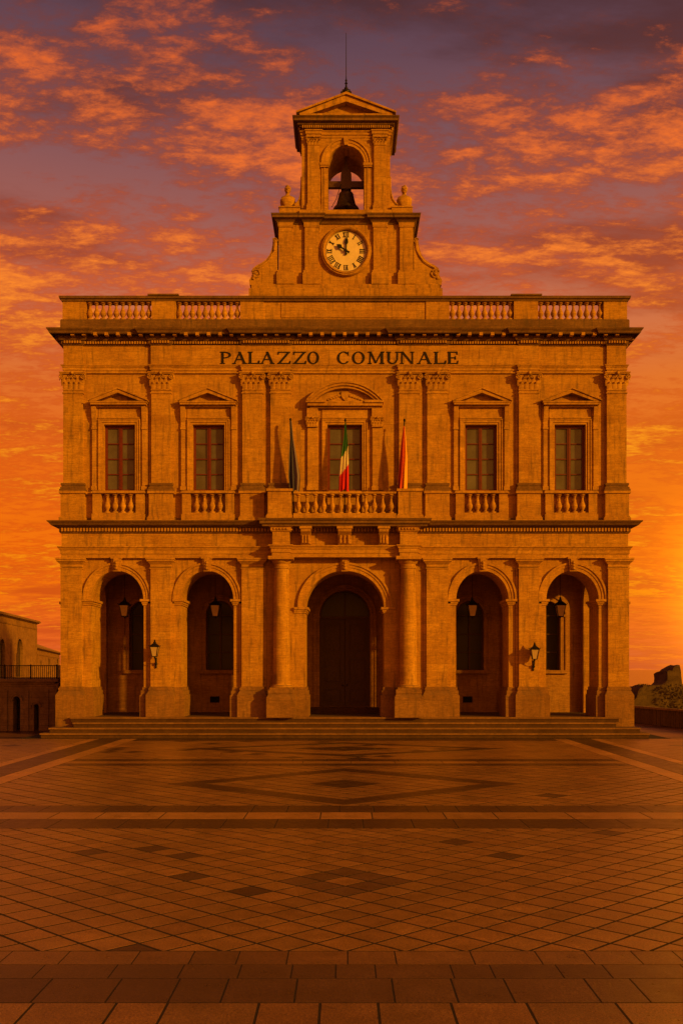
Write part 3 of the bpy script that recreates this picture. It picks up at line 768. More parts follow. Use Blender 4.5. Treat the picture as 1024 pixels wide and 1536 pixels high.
# stage two: through arch
s2a, s2b = TX(452), TX(585); OY = TY+.1; OD = 2.6
tw.prism(narch(s2a, s2b, TZ(316), TZ(188), TX(518.8), U(27.5), TZ(244), U(27.5)), OY, OY+OD)
tw.box(s2a-.1, s2b+.1, OY-.25, OY+OD+.1, TZ(326), TZ(316))
tower = tw.build('bell_tower', STONE, pal)
for (c, hw) in ((428, 10), (467, 10), (569.5, 10), (609, 10)):
    m = MB(); x0, x1 = TX(c-hw), TX(c+hw)
    m.box(x0, x1, TY-.14, TY, TZ(407), TZ(340)); m.box(x0-.04, x1+.04, TY-.18, TY, TZ(342), TZ(340)); m.box(x0-.05, x1+.05, TY-.19, TY, TZ(340), TZ(335.5))
    m.box(x0-.10, x1+.10, TY-.24, TY, TZ(428), TZ(411)); m.box(x0-.06, x1+.06, TY-.2, TY, TZ(411), TZ(407))
    m.build('lower_pilaster', STONE, tower)
tp = [(TX(416), TY+TD), (TX(416), TY-.16), (TX(440), TY-.16), (TX(440), TY-.04), (TX(455), TY-.04), (TX(455), TY-.16), (TX(479), TY-.16), (TX(479), TY-.04), (TX(557.5), TY-.04), (TX(557.5), TY-.16),
      (TX(581.5), TY-.16), (TX(581.5), TY-.04), (TX(597), TY-.04), (TX(597), TY-.16), (TX(621), TY-.16), (TX(621), TY+TD)]
z = TZ(336)
m = MB().sweep(tp, [(-.4, z), (.02, z), (.04, z+.06), (.10, z+.12), (.13, z+.16), (.24, z+.18), (.24, z+.29), (.28, z+.33), (.30, z+.38), (-.4, z+.40)])
m.box(TX(418), TX(619), TY, TY+TD, z, z+.40)
m.build('lower_cornice', WEATH, tower)
# side scrolls
def scroll(sx, m):
    P = [(416, 428), (374.5, 428), (373.5, 421), (376, 417), (378, 413), (377, 408), (379, 403), (384, 399), (392, 395), (399, 390), (404, 383), (407, 375), (408.5, 368), (409, 362), (410, 357.5), (413, 357), (416, 360)]
    poly = [(TX(p) if sx < 0 else TX(1036-p+0), TZ(q)) for p, q in P]
    m.prism(poly, TY-.10, TY+.75)
    def X_(p): return TX(p) if sx < 0 else TX(1036-p)
    # raised edge moulding
    m.tube([(X_(p+1.5), TY-.1, TZ(q)) for p, q in [(378, 420), (381, 413), (381, 408), (384, 403), (392, 398.5), (400, 393), (406, 385), (409.5, 376), (411, 366), (411.5, 361)]], .07, 6)
    for (p, q, r) in ((384, 412, .24), (412.3, 362.5, .15)):
        pts = []; rs = []
        for k in range(26):
            t = k/25; a = PI*.2+t*2*PI*1.7; rr = r*(1-.85*t)
            pts.append((X_(p)-sx*-1*rr*math.cos(a), TY-.12, TZ(q)+rr*math.sin(a))); rs.append(r*.22*(1-.4*t))
        m.tube(pts, rs, 6); m.ball((X_(p), TY-.12, TZ(q)), r*.3, 8, 6)
    m.lathe([(0.001, 0), (.1, 0)], 0, 0, 3) if False else None
for sx in (-1, 1):
    m = MB(); scroll(sx, m); m.build('scroll_bracket', SMOOTH, tower, 35)
    m = MB()   # bust pedestal
    X_ = (lambda p: TX(p)) if sx < 0 else (lambda p: TX(1037-p))
    a, b = sorted((X_(418.5), X_(450)))
    m.box(a, b, TY-.02, TY+.95, TZ(324), TZ(311)); m.box(a-.04, b+.04*0, TY-.06, TY+.99, TZ(311), TZ(309))
    # flared bracket against the upper stage
    P = [(452, 309), (440.5, 309), (441, 304), (444, 302), (447, 297), (449.5, 289), (450.5, 278), (451, 262), (452, 262)]
    m.prism([(X_(p), TZ(q)) for p, q in P], TY+.2, TY+.85)
    m.tube([(X_(p), TY+.2, TZ(q)) for p, q in [(441, 304), (444.5, 301), (448, 296), (450.5, 288), (451.5, 278), (452, 262)]], .05, 6)
    m.build('bust_pedestal', STONE, tower)
# upper stage pilasters
for sx in (-1, 1):
    c = 470 if sx < 0 else 569.5
    x0, x1 = TX(c-9), TX(c+9)
    m = MB().box(x0, x1, OY-.12, OY, TZ(308), TZ(217)); m.box(x0-.06, x1+.06, OY-.18, OY, TZ(316), TZ(308)); m.box(x0-.03, x1+.03, OY-.15, OY, TZ(308), TZ(305))
    po = m.build('upper_pilaster', STONE, tower)
    oo = bpy.data.objects.new('capital', CAPT); COL.objects.link(oo); oo.parent = tower; oo.location = ((x0+x1)/2, OY, TZ(217))
cx, A, zs = TX(518.8), U(27.5), TZ(244)
m = MB(); m.archring(cx, zs, A, A, [(-.01, OY+.2), (-.01, OY-.04), (.12, -.04+OY), (.13, OY-.07), (.25, OY-.07), (.27, OY-.12), (.34, OY-.12), (.34, OY+.01), (.02, OY+.01), (.02, OY+.2)])
for sx in (-1, 1):
    for (o0, o1, yy) in ((-.01, .12, .04), (.12, .20, .07), (.2, .32, .04)):
        a, b = sorted((cx+sx*(A+o0), cx+sx*(A+o1))); m.box(a, b, OY-yy, OY, TZ(316), zs-.2)
    a, b = sorted((cx+sx*(A-.04), cx+sx*(A+.38))); m.box(a, b, OY-.12, OY+.5, zs-.2, zs-.12); m.box(a-.02, b+.02, OY-.15, OY+.5, zs-.12, zs)
m.prism([(cx-.09, zs+A-.05), (cx+.09, zs+A-.05), (cx+.14, zs+A+.4), (cx-.14, zs+A+.4)], OY-.2, OY)
m.build('arch_moulding', SMOOTH, tower, 30)
m = MB(); z = TZ(205)
ep = [(s2a-.02, OY+OD), (s2a-.02, OY-.02), (TX(459), OY-.02), (TX(459), OY-.14), (TX(481), OY-.14), (TX(481), OY-.03), (TX(558.5), OY-.03), (TX(558.5), OY-.14), (TX(580.5), OY-.14), (TX(580.5), OY-.02), (s2b+.02, OY-.02), (s2b+.02, OY+OD), (s2a-.02, OY+OD)]
m.sweep(ep, [(-.3, z), (0, z), (0, z+.12), (.04, z+.13), (.04, z+.25), (.08, z+.28), (.08, z+.33), (0.0, z+.33), (0, z+.47), (-.3, z+.47)])
m.build('architrave', SMOOTH, tower)
z = z+.47
ex = [(s2a, OY+OD), (s2a, OY-.1), (s2b, OY-.1), (s2b, OY+OD)]
zt2 = TZ(179)
m = MB().sweep(ex+[(s2a, OY+OD)], [(-.2, z), (.08, z), (.10, z+.05), (.18, z+.07), (.22, z+.16), (.36, z+.18), (.36, zt2-.10), (.42, zt2-.04), (.44, zt2), (-.2, zt2+.01)])
m.box(s2a, s2b, OY-.1, OY+OD, z+.01, zt2+.012)
m.build('upper_cornice', WEATH, tower)
m = MB(); dentils(m, [(s2a, OY+OD), (s2a, OY-.1), (s2b, OY-.1), (s2b, OY+OD)], .06, .16, z-.08, z+.05, .06, .11); m.build('dentil_course', SMOOTH, tower)
# pediment roof running back over the stage
zpk = TZ(146); ph = TX(588)-cx
m = MB(); yf = OY-.45
m.prism([(cx-ph+.1, zt2+.01), (cx+ph-.1, zt2+.01), (cx, zpk-.25)], yf+.35, OY+OD+.3)
m.box(cx-ph, cx+ph, yf, yf+.6, zt2+.012, zt2+.12)
for sx in (-1, 1):
    m.prism([(cx+sx*(ph+.05), zt2+.12), (cx, zpk-.06), (cx, zpk-.38), (cx+sx*(ph-.55), zt2+.12)], yf-.01-.003*sx, OY+OD+.3)
    m.prism([(cx+sx*(ph+.16), zt2+.12), (cx+sx*(ph+.18), zt2+.2), (cx, zpk+.06), (cx, zpk-.06)], yf-.1-.003*sx, OY+OD+.35)
m.build('pediment', SMOOTH, tower)
m = MB(); fz = zpk+.02; fy = OY+.25
m.lathe([(.20, fz-.1), (.20, fz+.08), (.12, fz+.12), (.10, fz+.2), (.16, fz+.24), (.24, fz+.36), (.25, fz+.44), (.18, fz+.54), (.08, fz+.6), (.10, fz+.66), (.05, fz+.72), (.04, fz+.85), (.08, fz+.9), (.03, fz+.97), (.06, fz+1.05), (.025, fz+1.12), (.02, fz+1.3), (.012, TZ(42))], cx, fy, 14)
for k in range(8):
    a = k*PI/4; m.tube([(cx+.12*math.cos(a), fy+.12*math.sin(a), fz+.2), (cx+.28*math.cos(a), fy+.28*math.sin(a), fz+.34), (cx+.24*math.cos(a), fy+.24*math.sin(a), fz+.5)], .025, 5)
m.build('finial', IRON, tower, 40)

# ================================================================== CLOCK
ck = thing('clock', 'round cream clock dial with black roman numerals set in a stone ring below the bell', 'clock', (TX(518.5), TY, TZ(377)))
m = MB(); ring = [(1.03, 0), (1.03, -.14), (1.08, -.2), (1.14, -.22), (1.18, -.17), (1.22, -.17), (1.27, -.10), (1.27, 0)]
n = 64
def ringmesh(prof):
    mm = MB(); k = len(prof); vs = []
    for i in range(n):
        t = 2*PI*i/n
        for r, y in prof: vs.append((r*math.cos(t), y, r*math.sin(t)))
    mm.add(vs, [(i*k+j, i*k+(j+1) % k, ((i+1) % n)*k+(j+1) % k, ((i+1) % n)*k+j) for i in range(n) for j in range(k)]); return mm
ringmesh(ring).build('rim', SMOOTH, ck, 40)
m = MB(); m.prism([(1.04*math.cos(2*PI*i/n), 1.04*math.sin(2*PI*i/n)) for i in range(n)], -.04, 0)
m.build('dial', DIAL, ck)
ringmesh([(1.0, -.045), (1.0, -.05), (1.015, -.05), (1.015, -.045)]).build('minute_ring', LETTER, ck)
NUM = ['XII', 'I', 'II', 'III', 'IIII', 'V', 'VI', 'VII', 'VIII', 'IX', 'X', 'XI']
for i, s in enumerate(NUM):
    m = MB(); wdt = {'I': .085, 'V': .15, 'X': .15}; tot = sum(wdt[c] for c in s); x = -tot/2; yy = -.046
    rot = -i*PI/6
    def put(poly, yy):
        q = [(px*math.cos(rot)-pz*math.sin(rot), px*math.sin(rot)+pz*math.cos(rot)) for px, pz in poly]; m.prism(q, yy-.012, -.0401)
    for c in s:
        a, b, r0, r1 = x, x+wdt[c], .70, .95
        def st(xa, xb, t, dy): put([(xa-t/2, r1), (xa+t/2, r1), (xb+t/2, r0), (xb-t/2, r0)], yy-dy)
        if c == 'I': st((a+b)/2, (a+b)/2, .04, 0)
        if c == 'V': st(a+.03, (a+b)/2, .042, 0); st(b-.03, (a+b)/2, .02, .002)
        if c == 'X': st(a+.03, b-.03, .042, 0); st(b-.03, a+.03, .02, .002)
        put([(a+.008, r1-.016), (b-.008, r1-.016), (b-.008, r1), (a+.008, r1)], yy-.004); put([(a+.008, r0), (b-.008, r0), (b-.008, r0+.016), (a+.008, r0+.016)], yy-.006)
        x = b
    m.build('numeral', LETTER, ck)
def hand(ang, Ln, wd, y):
    m = MB(); P = [(-wd*.5, -.05), (-wd*.8, -.20), (wd*.8, -.20), (wd*.5, -.05), (wd*.45, Ln*.45), (wd*1.5, Ln*.62), (wd*1.2, Ln*.78), (0, Ln), (-wd*1.2, Ln*.78), (-wd*1.5, Ln*.62), (-wd*.45, Ln*.45)]
    m.prism([(p*math.cos(ang)-q*math.sin(ang), p*math.sin(ang)+q*math.cos(ang)) for p, q in P], y-.03, y); m.build('hand', LETTER, ck)
hand(math.radians(-3), .70, .062, -.09); hand(math.radians(57), .56, .075, -.13)
m = MB(); m.add(*(lambda q: (q.v, q.f))(MB().prism([(.06*math.cos(k*PI/8), .06*math.sin(k*PI/8)) for k in range(16)], -.2, -.04))); m.build('hub', LETTER, ck)

# ================================================================== BELL
bell = thing('bell', 'dark bronze bell hung from a beam inside the tower arch', 'bell', (TX(518.8), OY+1.15, 0))
by = OY+1.15
def BZ(p): return Z(p, by)
m = MB(); z0, z1 = BZ(316), BZ(283)
H = z1-z0
m.lathe([(.50, z0+.02), (.58, z0), (.60, z0+.05), (.57, z0+.12), (.50, z0+.20), (.47, z0+.24), (.43, z0+.35), (.40, z0+.5), (.36, z0+.68), (.33, z0+.8), (.34, z0+.83), (.30, z0+.90), (.20, z0+.98), (.10, z1-.02)], 0, 0, 28)
m.v = [(a*1.12, b*1.12, c) for a, b, c in m.v]
m.build('bell_body', BRONZE, bell, 40)
m = MB(); m.tube([(0, 0, z0+.5), (0, 0, z0)], .03); m.ball((0, 0, z0-.02), .09, 10, 8); m.build('clapper', IRON, bell, 50)
m = MB(); m.box(-.92, .92, -.13, .13, BZ(282), BZ(273)); m.build('beam', DARKWOOD, bell)
m = MB(); zt = BZ(254)
m.prism([(-.28, BZ(273)), (.28, BZ(273)), (.27, BZ(262)), (.18, BZ(255)), (.09, BZ(250)), (.055, BZ(236)), (.03, BZ(228)), (-.03, BZ(228)), (-.055, BZ(236)), (-.09, BZ(250)), (-.18, BZ(255)), (-.27, BZ(262))], -.12, .12)
m.box(-.26, .26, -.16, .16, z1-.05, BZ(282)); m.build('headstock', DARKWOOD, bell)
m = MB(); m.tube([(.92*0+-.27, -.15, BZ(278)), (-.50, -.15, BZ(300)), (-.74, -.12, BZ(312))], .018, 5); m.tube([(-.9, 0, z0+.02), (.9, 0, z0+.02)], .025, 5)
m.build('pull_rod', IRON, bell)

# ================================================================== BUSTS
def bust(xc, label):
    t = thing('stone_bust', label, 'bust', (xc, TY+.42, TZ(309)+.003), 'stone busts beside the belfry')
    m = MB()
    m.lathe([(.34, 0), (.36, .03), (.34, .07), (.28, .09), (.26, .13)], 0, 0, 16); m.build('base', SMOOTH, t, 40)
    # draped shoulders: stacked elliptical sections
    secs = [(.10, .24, .17), (.15, .29, .2), (.25, .335, .22), (.38, .37, .23), (.52, .375, .22), (.61, .34, .19), (.67, .25, .15), (.72, .14, .12), (.76, .105, .10), (.84, .105, .10)]
    m = MB(); k = 20; vs = []
    for z_, rx, ry in secs:
        for i in range(k):
            a = 2*PI*i/k; f = 1+.09*math.sin(a*6+z_*7)*(1 if z_ < .66 else 0); vs.append((rx*math.cos(a)*f, ry*math.sin(a)*f, z_))
    m.add(vs, [(j*k+i, j*k+(i+1) % k, (j+1)*k+(i+1) % k, (j+1)*k+i) for j in range(len(secs)-1) for i in range(k)]+[tuple(range(k)), tuple((len(secs)-1)*k+i for i in range(k))])
    # head
    hz = 1.01
    vs = []; K, M = 16, 12
    for j in range(M+1):
        for i in range(K):
            ph_, th_ = PI*j/M, 2*PI*i/K
            x, y, z_ = math.sin(ph_)*math.cos(th_), math.sin(ph_)*math.sin(th_), math.cos(ph_)
            wv_ = .145*(1-.22*max(0, -z_)); vs.append((x*wv_*1.1, y*.17-(.01 if z_ < 0 else 0), hz+z_*.215))
    m.add(vs, [(j*K+i, j*K+(i+1) % K, (j+1)*K+(i+1) % K, (j+1)*K+i) for j in range(M) for i in range(K)])
    m.prism([(-.17, hz+.03), (-.215, hz-.045), (-.165, hz-.055)], -.025, .025, 'x')       # nose
    m.box(-.10, .10, -.172, -.12, hz+.02, hz+.045)                                         # brow
    m.ball((-.055, -.152, hz-.005), .022, 8, 6); m.ball((.055, -.152, hz-.005), .022, 8, 6)
    m.box(-.05, .05, -.162, -.1, hz-.10, hz-.085); m.ball((0, -.125, hz-.16), .05, 8, 6)     # mouth, chin
    for sx in (-1, 1): m.ball((sx*.142, 0, hz-.02), .04, 8, 6, (.5, .8, 1.2))
    m.build('figure', SMOOTH, t, 50)
    h = MB()
    for k_ in range(26):
        a = rnd.uniform(0, 2*PI); e_ = rnd.uniform(.25, 1.35); x, y, z_ = math.cos(e_)*math.cos(a), math.cos(e_)*math.sin(a), math.sin(e_)
        if y < -.2 and e_ < .8: continue
        h.ball((x*.145, y*.17, hz+z_*.205), .045, 7, 5)
    h.build('hair', SMOOTH, t, 60)
bust(TX(430.5), 'weathered stone bust on the left shoulder of the bell tower')
bust(TX(606.5), 'weathered stone bust on the right shoulder of the bell tower')

# ================================================================== LETTERING
sg = thing('lettering', 'dark raised serif letters reading PALAZZO COMUNALE across the upper frieze', 'sign', (0, 0, 0))
LZ0, LZ1 = Z(545.2, -.3), Z(526.8, -.3)
def letter(ch, x0, x1):
    m = MB(); W, H = x1-x0, LZ1-LZ0; T, t = .125, .065; sf = .045; st_ = [0]
    x0 -= 0
    def poly(P):
        d = st_[0]*.003; st_[0] += 1
        m.prism([(x0+p, LZ0+q) for p, q in P], -.265-d, -.238)
    def bar(xa, za, xb, zb_, wd): poly([(xa-wd/2, za), (xa+wd/2, za), (xb+wd/2, zb_), (xb-wd/2, zb_)])
    def hor(xa, xb, za, th): poly([(xa, za), (xb, za), (xb, za+th), (xa, za+th)])
    def serif(xc, za, wd=.2): hor(xc-wd/2, xc+wd/2, za, sf)
    def arc(cx, cz, rx, rz, a0, a1, tx, tz, n=26):
        P = []
        for k in range(n+1):
            a = a0+(a1-a0)*k/n; P.append((cx+rx*math.cos(a), cz+rz*math.sin(a)))
        for k in range(n, -1, -1):
            a = a0+(a1-a0)*k/n; P.append((cx+(rx-tx)*math.cos(a), cz+(rz-tz)*math.sin(a)))
        poly(P)
    if ch == 'P':
        bar(.12, 0, .12, H, T); serif(.12, 0, .24); serif(.09, H-sf, .18); arc(.17, H*.73, W-.17, H*.27, -PI/2, PI/2, .10, .045)
    elif ch == 'A':
        bar(.07, 0, W*.52, H, t); bar(W-.10, 0, W*.48, H, T); hor(W*.26, W*.74, H*.32, .045); serif(.07, 0, .18); serif(W-.1, 0, .22)
    elif ch == 'L':
        bar(.14, 0, .14, H, T); serif(.14, H-sf, .24); serif(.12, 0, .2); hor(.14, W, 0, .05); poly([(W, 0), (W+.02, H*.28), (W-.04, H*.28), (W-.09, .05), (W-.09, 0)])
    elif ch == 'Z':
        hor(.02, W, H-.05, .05); hor(0, W-.0, 0, .05); bar(.07, 0.01, W-.07, H-.01, T); poly([(.02, H), (.02, H*.75), (.06, H*.75), (.10, H)]); poly([(W, 0), (W+.02, H*.26), (W-.03, H*.26), (W-.09, 0)])
    elif ch == 'O':
        arc(W/2, H/2, W/2, H/2+.01, 0, PI, .115, .05); arc(W/2, H/2, W/2, H/2+.01, PI, 2*PI, .115, .05)
    elif ch == 'C':
        arc(W*.54, H/2, W*.54, H/2+.01, .75, PI, .115, .05); arc(W*.54, H/2, W*.54, H/2+.01, PI, 2*PI-.65, .115, .05); bar(W*.93, H*.68, W*.93, H, .05)
    elif ch == 'M':
        bar(.09, 0, .11, H, t); bar(W-.12, 0, W-.12, H, T); bar(W*.47, .04, .12, H, .095); bar(W*.47, .04, W-.13, H, t); serif(.09, 0, .18); serif(W-.12, 0, .24); serif(.07, H-sf, .16); serif(W-.08, H-sf, .16)
    elif ch == 'U':
        bar(.1, H*.3, .1, H, T); bar(W-.07, H*.3, W-.07, H, t); serif(.1, H-sf, .22); serif(W-.07, H-sf, .18); arc(W*.48, H*.32, W*.48-.045, H*.33, PI, 2*PI, .08, .06)
    elif ch == 'N':
        bar(.09, 0, .09, H, t); bar(W-.08, 0, W-.08, H, t); bar(W-.09, 0, .11, H, .11); serif(.09, 0, .18); serif(W-.08, H-sf, .18); serif(.05, H-sf, .14)
    elif ch == 'E':
        bar(.12, 0, .12, H, T); hor(.03, W, 0, .05); hor(.03, W-.03, H-.05, .05); hor(.14, W*.78, H*.5-.02, .045)
        poly([(W, 0), (W+.02, H*.27), (W-.03, H*.27), (W-.08, 0)]); poly([(W-.03, H), (W-.02, H*.76), (W-.06, H*.76), (W-.10, H)]); poly([(W*.74, H*.36), (W*.80, H*.36), (W*.80, H*.64), (W*.74, H*.64)])
    m.build('letter', LETTER, sg)
for ch, a, b in (('P', 330, 346.5), ('A', 349, 370), ('L', 371, 389), ('A', 390.5, 411.5), ('Z', 416, 435.5), ('Z', 439.5, 459), ('O', 461, 478.5), ('C', 505.5, 523.5), ('O', 528, 547),
                 ('M', 552, 576.5), ('U', 580, 598), ('N', 600, 621), ('A', 626, 647.5), ('L', 650, 669), ('E', 670.5, 687)):
    letter(ch, X(a, -.3), X(b, -.3))

# ================================================================== FLAGS
def flag_mat(name, stops, axis):
    m, t, b = new_mat(name)
    at = t.n('ShaderNodeUVMap'); s = t.n('ShaderNodeSeparateXYZ', inp={0: at.outputs[0]})
    u = t.math('ADD', s.outputs[0], t.math('MULTIPLY', t.math('SUBTRACT', s.outputs[1], .5), .18)) if axis == 'u' else s.outputs[1]
    c = t.ramp(u, stops, 'CONSTANT'); t.link(c, b.inputs['Base Color']); b.inputs['Roughness'].default_value = .85
    b.inputs['Sheen Weight'].default_value = .2
    return m
F_IT = flag_mat('tricolour_cloth', [(0, (.03, .19, .03, 1)), (.44, (.72, .66, .55, 1)), (.70, (.62, .012, .02, 1))], 'u')
F_RY = flag_mat('red_yellow_cloth', [(0, (.30, .03, .03, 1)), (.22, (.66, .07, .03, 1)), (.52, (.85, .42, .04, 1))], 'v')
F_NV = flag_mat('navy_grey_cloth', [(0, (.045, .045, .14, 1)), (.56, (.19, .15, .24, 1))], 'v')
def flag(label, top, foot, mat, left, right, seed):
    # cloth gathered under the pole head, falling in folds; left/right = edge px at successive heights
    y = -.66; t = thing('flag', label, 'flag', (X(foot[0], y), y, zr0-.0), 'flags on the central balcony')
    ox, oz = X(foot[0], y), zr0
    m = MB(); m.tube([(0, 0, 0), (X(top[0], y-.1)-ox, -.1, Z(top[1], y)-oz)], .028, 8); m.ball((X(top[0], y-.1)-ox, -.1, Z(top[1], y)-oz), .06, 8, 6, (1, 1, 1.4)); m.build('pole', IRON, t, 50)
    N, K = 34, 26; vs = []; uv = []
    r2 = random.Random(seed); ph1, ph2 = r2.uniform(0, 6), r2.uniform(0, 6)
    def lerp(tab, q):
        for (a, va), (b, vb) in zip(tab, tab[1:]):
            if q <= b: return va+(vb-va)*(q-a)/(b-a)
        return tab[-1][1]
    p0, p1 = left[0][0], left[-1][0]
    for i in range(N+1):
        q = p0+(p1-p0)*i/N; xl, xr = X(lerp(left, q), y), X(lerp(right, q), y); amp = .015+.10*(i/N)
        for k in range(K+1):
            v = k/K; sl_ = (q-p0)/(p1-p0)
            dep = amp*(math.sin(v*PI*5+ph1+sl_*1.2)+.4*math.sin(v*PI*9+ph2-sl_*2)); side = .25*amp*math.sin(v*PI*10+ph1)
            vs.append((xl+(xr-xl)*v+side*(xr-xl)-ox, -.14-dep*.9, Z(q+ (3*math.sin(v*PI*3+ph2) if i == N else 0)*i/N, y)-oz))
            uv.append((i/N, v))
    for q in list(vs): vs.append((q[0], q[1]+.012, q[2]))
    nn = (N+1)*(K+1); uv = uv+uv
    fs = []
    for i in range(N):
        for k in range(K):
            a = i*(K+1)+k; fs.append((a, a+1, a+K+2, a+K+1)); fs.append((a+nn, a+K+1+nn, a+K+2+nn, a+1+nn))
    mm = MB(); mm.add(vs, fs)
    me = bpy.data.meshes.new('cloth'); me.from_pydata(mm.v, [], mm.f); me.materials.append(mat)
    ul = me.uv_layers.new(name='UVMap')
    for lp in me.loops: ul.data[lp.index].uv = uv[lp.vertex_index]
    for p in me.polygons: p.use_smooth = True
    o = bpy.data.objects.new('cloth', me); COL.objects.link(o); o.parent = t
flag('dark navy and grey flag hanging limp at the left end of the balcony', (435.5, 630), (441, 745), F_NV,
     [(632, 434.5), (660, 435), (690, 433.5), (715, 432.5), (738, 435)], [(632, 437.5), (660, 440.5), (690, 446), (715, 450), (738, 448.5)], 1)
flag('green, white and red flag hanging before the middle of the central window', (517.7, 631), (516.5, 745), F_IT,
     [(634, 517), (660, 515), (685, 511), (712, 508.5), (737, 508)], [(634, 518.6), (660, 521), (685, 522.5), (712, 523), (737, 523)], 2)
flag('red and yellow flag on a slanting dark pole at the right end of the balcony', (606.3, 631), (594.5, 745), F_RY,
     [(640, 604.5), (665, 601), (690, 598.5), (715, 596.5), (737, 595)], [(640, 606.8), (665, 609), (690, 610.5), (715, 610.5), (737, 610)], 3)

# ================================================================== LANTERNS
def lantern_parts(t, z, s):      # four-sided street lantern, bottom at z
    m = MB(); b0, b1, h = .11*s, .20*s, .50*s
    for sx in (-1, 1):
        for sy in (-1, 1): m.tube([(sx*b0, sy*b0, z), (sx*b1, sy*b1, z+h)], .018*s, 4)
    for k in range(4):
        c = [(-1, -1), (1, -1), (1, 1), (-1, 1), (-1, -1)]
        (a, b), (c_, d) = c[k], c[k+1]
        m.tube([(a*b0, b*b0, z), (c_*b0, d*b0, z)], .02*s, 4); m.tube([(a*b1, b*b1, z+h), (c_*b1, d*b1, z+h)], .024*s, 4)
    m.build('cage', IRON, t)
    m = MB(); m.taper((-b0+.01, b0-.01, -b0+.01, b0-.01), (-b1+.012, b1-.012, -b1+.012, b1-.012), z+.01, z+h-.01); m.build('glass', LGLASS, t)
    m = MB(); m.taper((-b1*1.25, b1*1.25, -b1*1.25, b1*1.25), (-.07*s, .07*s, -.07*s, .07*s), z+h, z+h+.17*s)
    m.lathe([(.07*s, z+h+.17*s), (.08*s, z+h+.22*s), (.04*s, z+h+.26*s), (.05*s, z+h+.3*s), (.01*s, z+h+.36*s)], 0, 0, 10)
    for sx in (-1, 1):
        for sy in (-1, 1): m.ball((sx*b1*1.2, sy*b1*1.2, z+h+.05*s), .025*s, 6, 5)
    m.build('cap', IRON, t, 30)
LYD = 2.7
t0 = None
for px, lab in ((187, 'leftmost glass lantern hanging in the first arch from the left'), (323, 'glass lantern hanging in the second arch from the left'),
                (708, 'glass lantern hanging in the arch just right of the right column'), (840, 'rightmost glass lantern hanging in the last arch on the right')):
    if t0 is None:
        t0 = thing('hanging_lantern', lab, 'lantern', (X(px, LYD), LYD, Z(925, LYD)), 'lanterns hanging in the portico'); o = t0
        lantern_parts(t0, 0, 1.22)
        m = MB(); m.tube([(0, 0, .86), (0, 0, Z(842)-Z(925, LYD))], .014, 5); m.ball((0, 0, -.05), .05, 8, 6)
        m.build('chain', IRON, t0)
    else:
        o = copy_tree(t0); o.location = (X(px, LYD), LYD, Z(925, LYD)); o['label'] = lab
wy = -.62
for k, (px, pz, lab) in enumerate(((232, 985, 'black iron wall lantern on the pier between the two left arches'), (801.5, 989, 'black iron wall lantern on the pier between the two right arches'))):
    if k == 0:
        t1 = thing('wall_lantern', lab, 'lantern', (X(px, wy), wy, Z(pz, wy)), 'iron wall lanterns on the piers'); lantern_parts(t1, 0, .98)
        m = MB(); m.tube([(0, 0, 0), (0, .02, -.10), (.02, .12, -.22), (.02, .28, -.30), (0, .40, -.28)], .022, 6)
        m.tube([(0, .40, -.05), (0, .40, -.55)], [.05, .03], 6); m.ball((0, .02, -.06), .05, 8, 6); m.ball((.01, .30, -.36), .075, 8, 6); m.ball((0, .36, -.5), .05, 8, 6, (1, 1, 1.8))
        m.build('bracket', IRON, t1, 50)
    else: o = copy_tree(t1); o.location = (X(px, wy), wy, Z(pz, wy)); o['label'] = lab

# ================================================================== GROUND AND PAVING
def struct(o): o['kind'] = 'structure'; return o
gm, gt, gb = new_mat('mortar_and_dirt')
gP = gt.n('ShaderNodeNewGeometry').outputs['Position']
gt.link(gt.ramp(gt.noise(gP, 2.0, 6, .6), [(.3, (.008, .004, .002, 1)), (.7, (.018, .009, .004, 1))]), gb.inputs['Base Color']); gb.inputs['Roughness'].default_value = .9
MB_ = MB().add([(-4000, -600, 0), (4000, -600, 0), (4000, 150, 0), (-4000, 150, 0)], [(0, 1, 2, 3)])
struct(MB_.build('ground', gm))

def clip(poly, a, b, c):     # keep a*x+b*y<=c
    out = []
    for i in range(len(poly)):
        p, q = poly[i], poly[(i+1) % len(poly)]; dp, dq = a*p[0]+b*p[1]-c, a*q[0]+b*q[1]-c
        if dp <= 0: out.append(p)
        if (dp < 0 < dq) or (dq < 0 < dp): t = dp/(dp-dq); out.append((p[0]+(q[0]-p[0])*t, p[1]+(q[1]-p[1])*t))
    return out
def area(p): return abs(sum(p[i][0]*p[(i+1) % len(p)][1]-p[(i+1) % len(p)][0]*p[i][1] for i in range(len(p))))/2
def inset(p, d):
    n_ = len(p); s_ = sum(p[i][0]*p[(i+1) % n_][1]-p[(i+1) % n_][0]*p[i][1] for i in range(n_))
    if s_ < 0: p = p[::-1]
    hp = []
    for i in range(n_):
        a, b = p[i], p[(i+1) % n_]; ex_, ey_ = b[0]-a[0], b[1]-a[1]; l = math.hypot(ex_, ey_)
        if l < 1e-4: continue
        nx, ny = ey_/l, -ex_/l; hp.append((nx, ny, nx*a[0]+ny*a[1]-d))
    q = p
    for h in hp:
        q = clip(q, *h)
        if len(q) < 3: return []
    return q
LIGHT = (.27, .135, .036); DARKT = (.06, .031, .014)
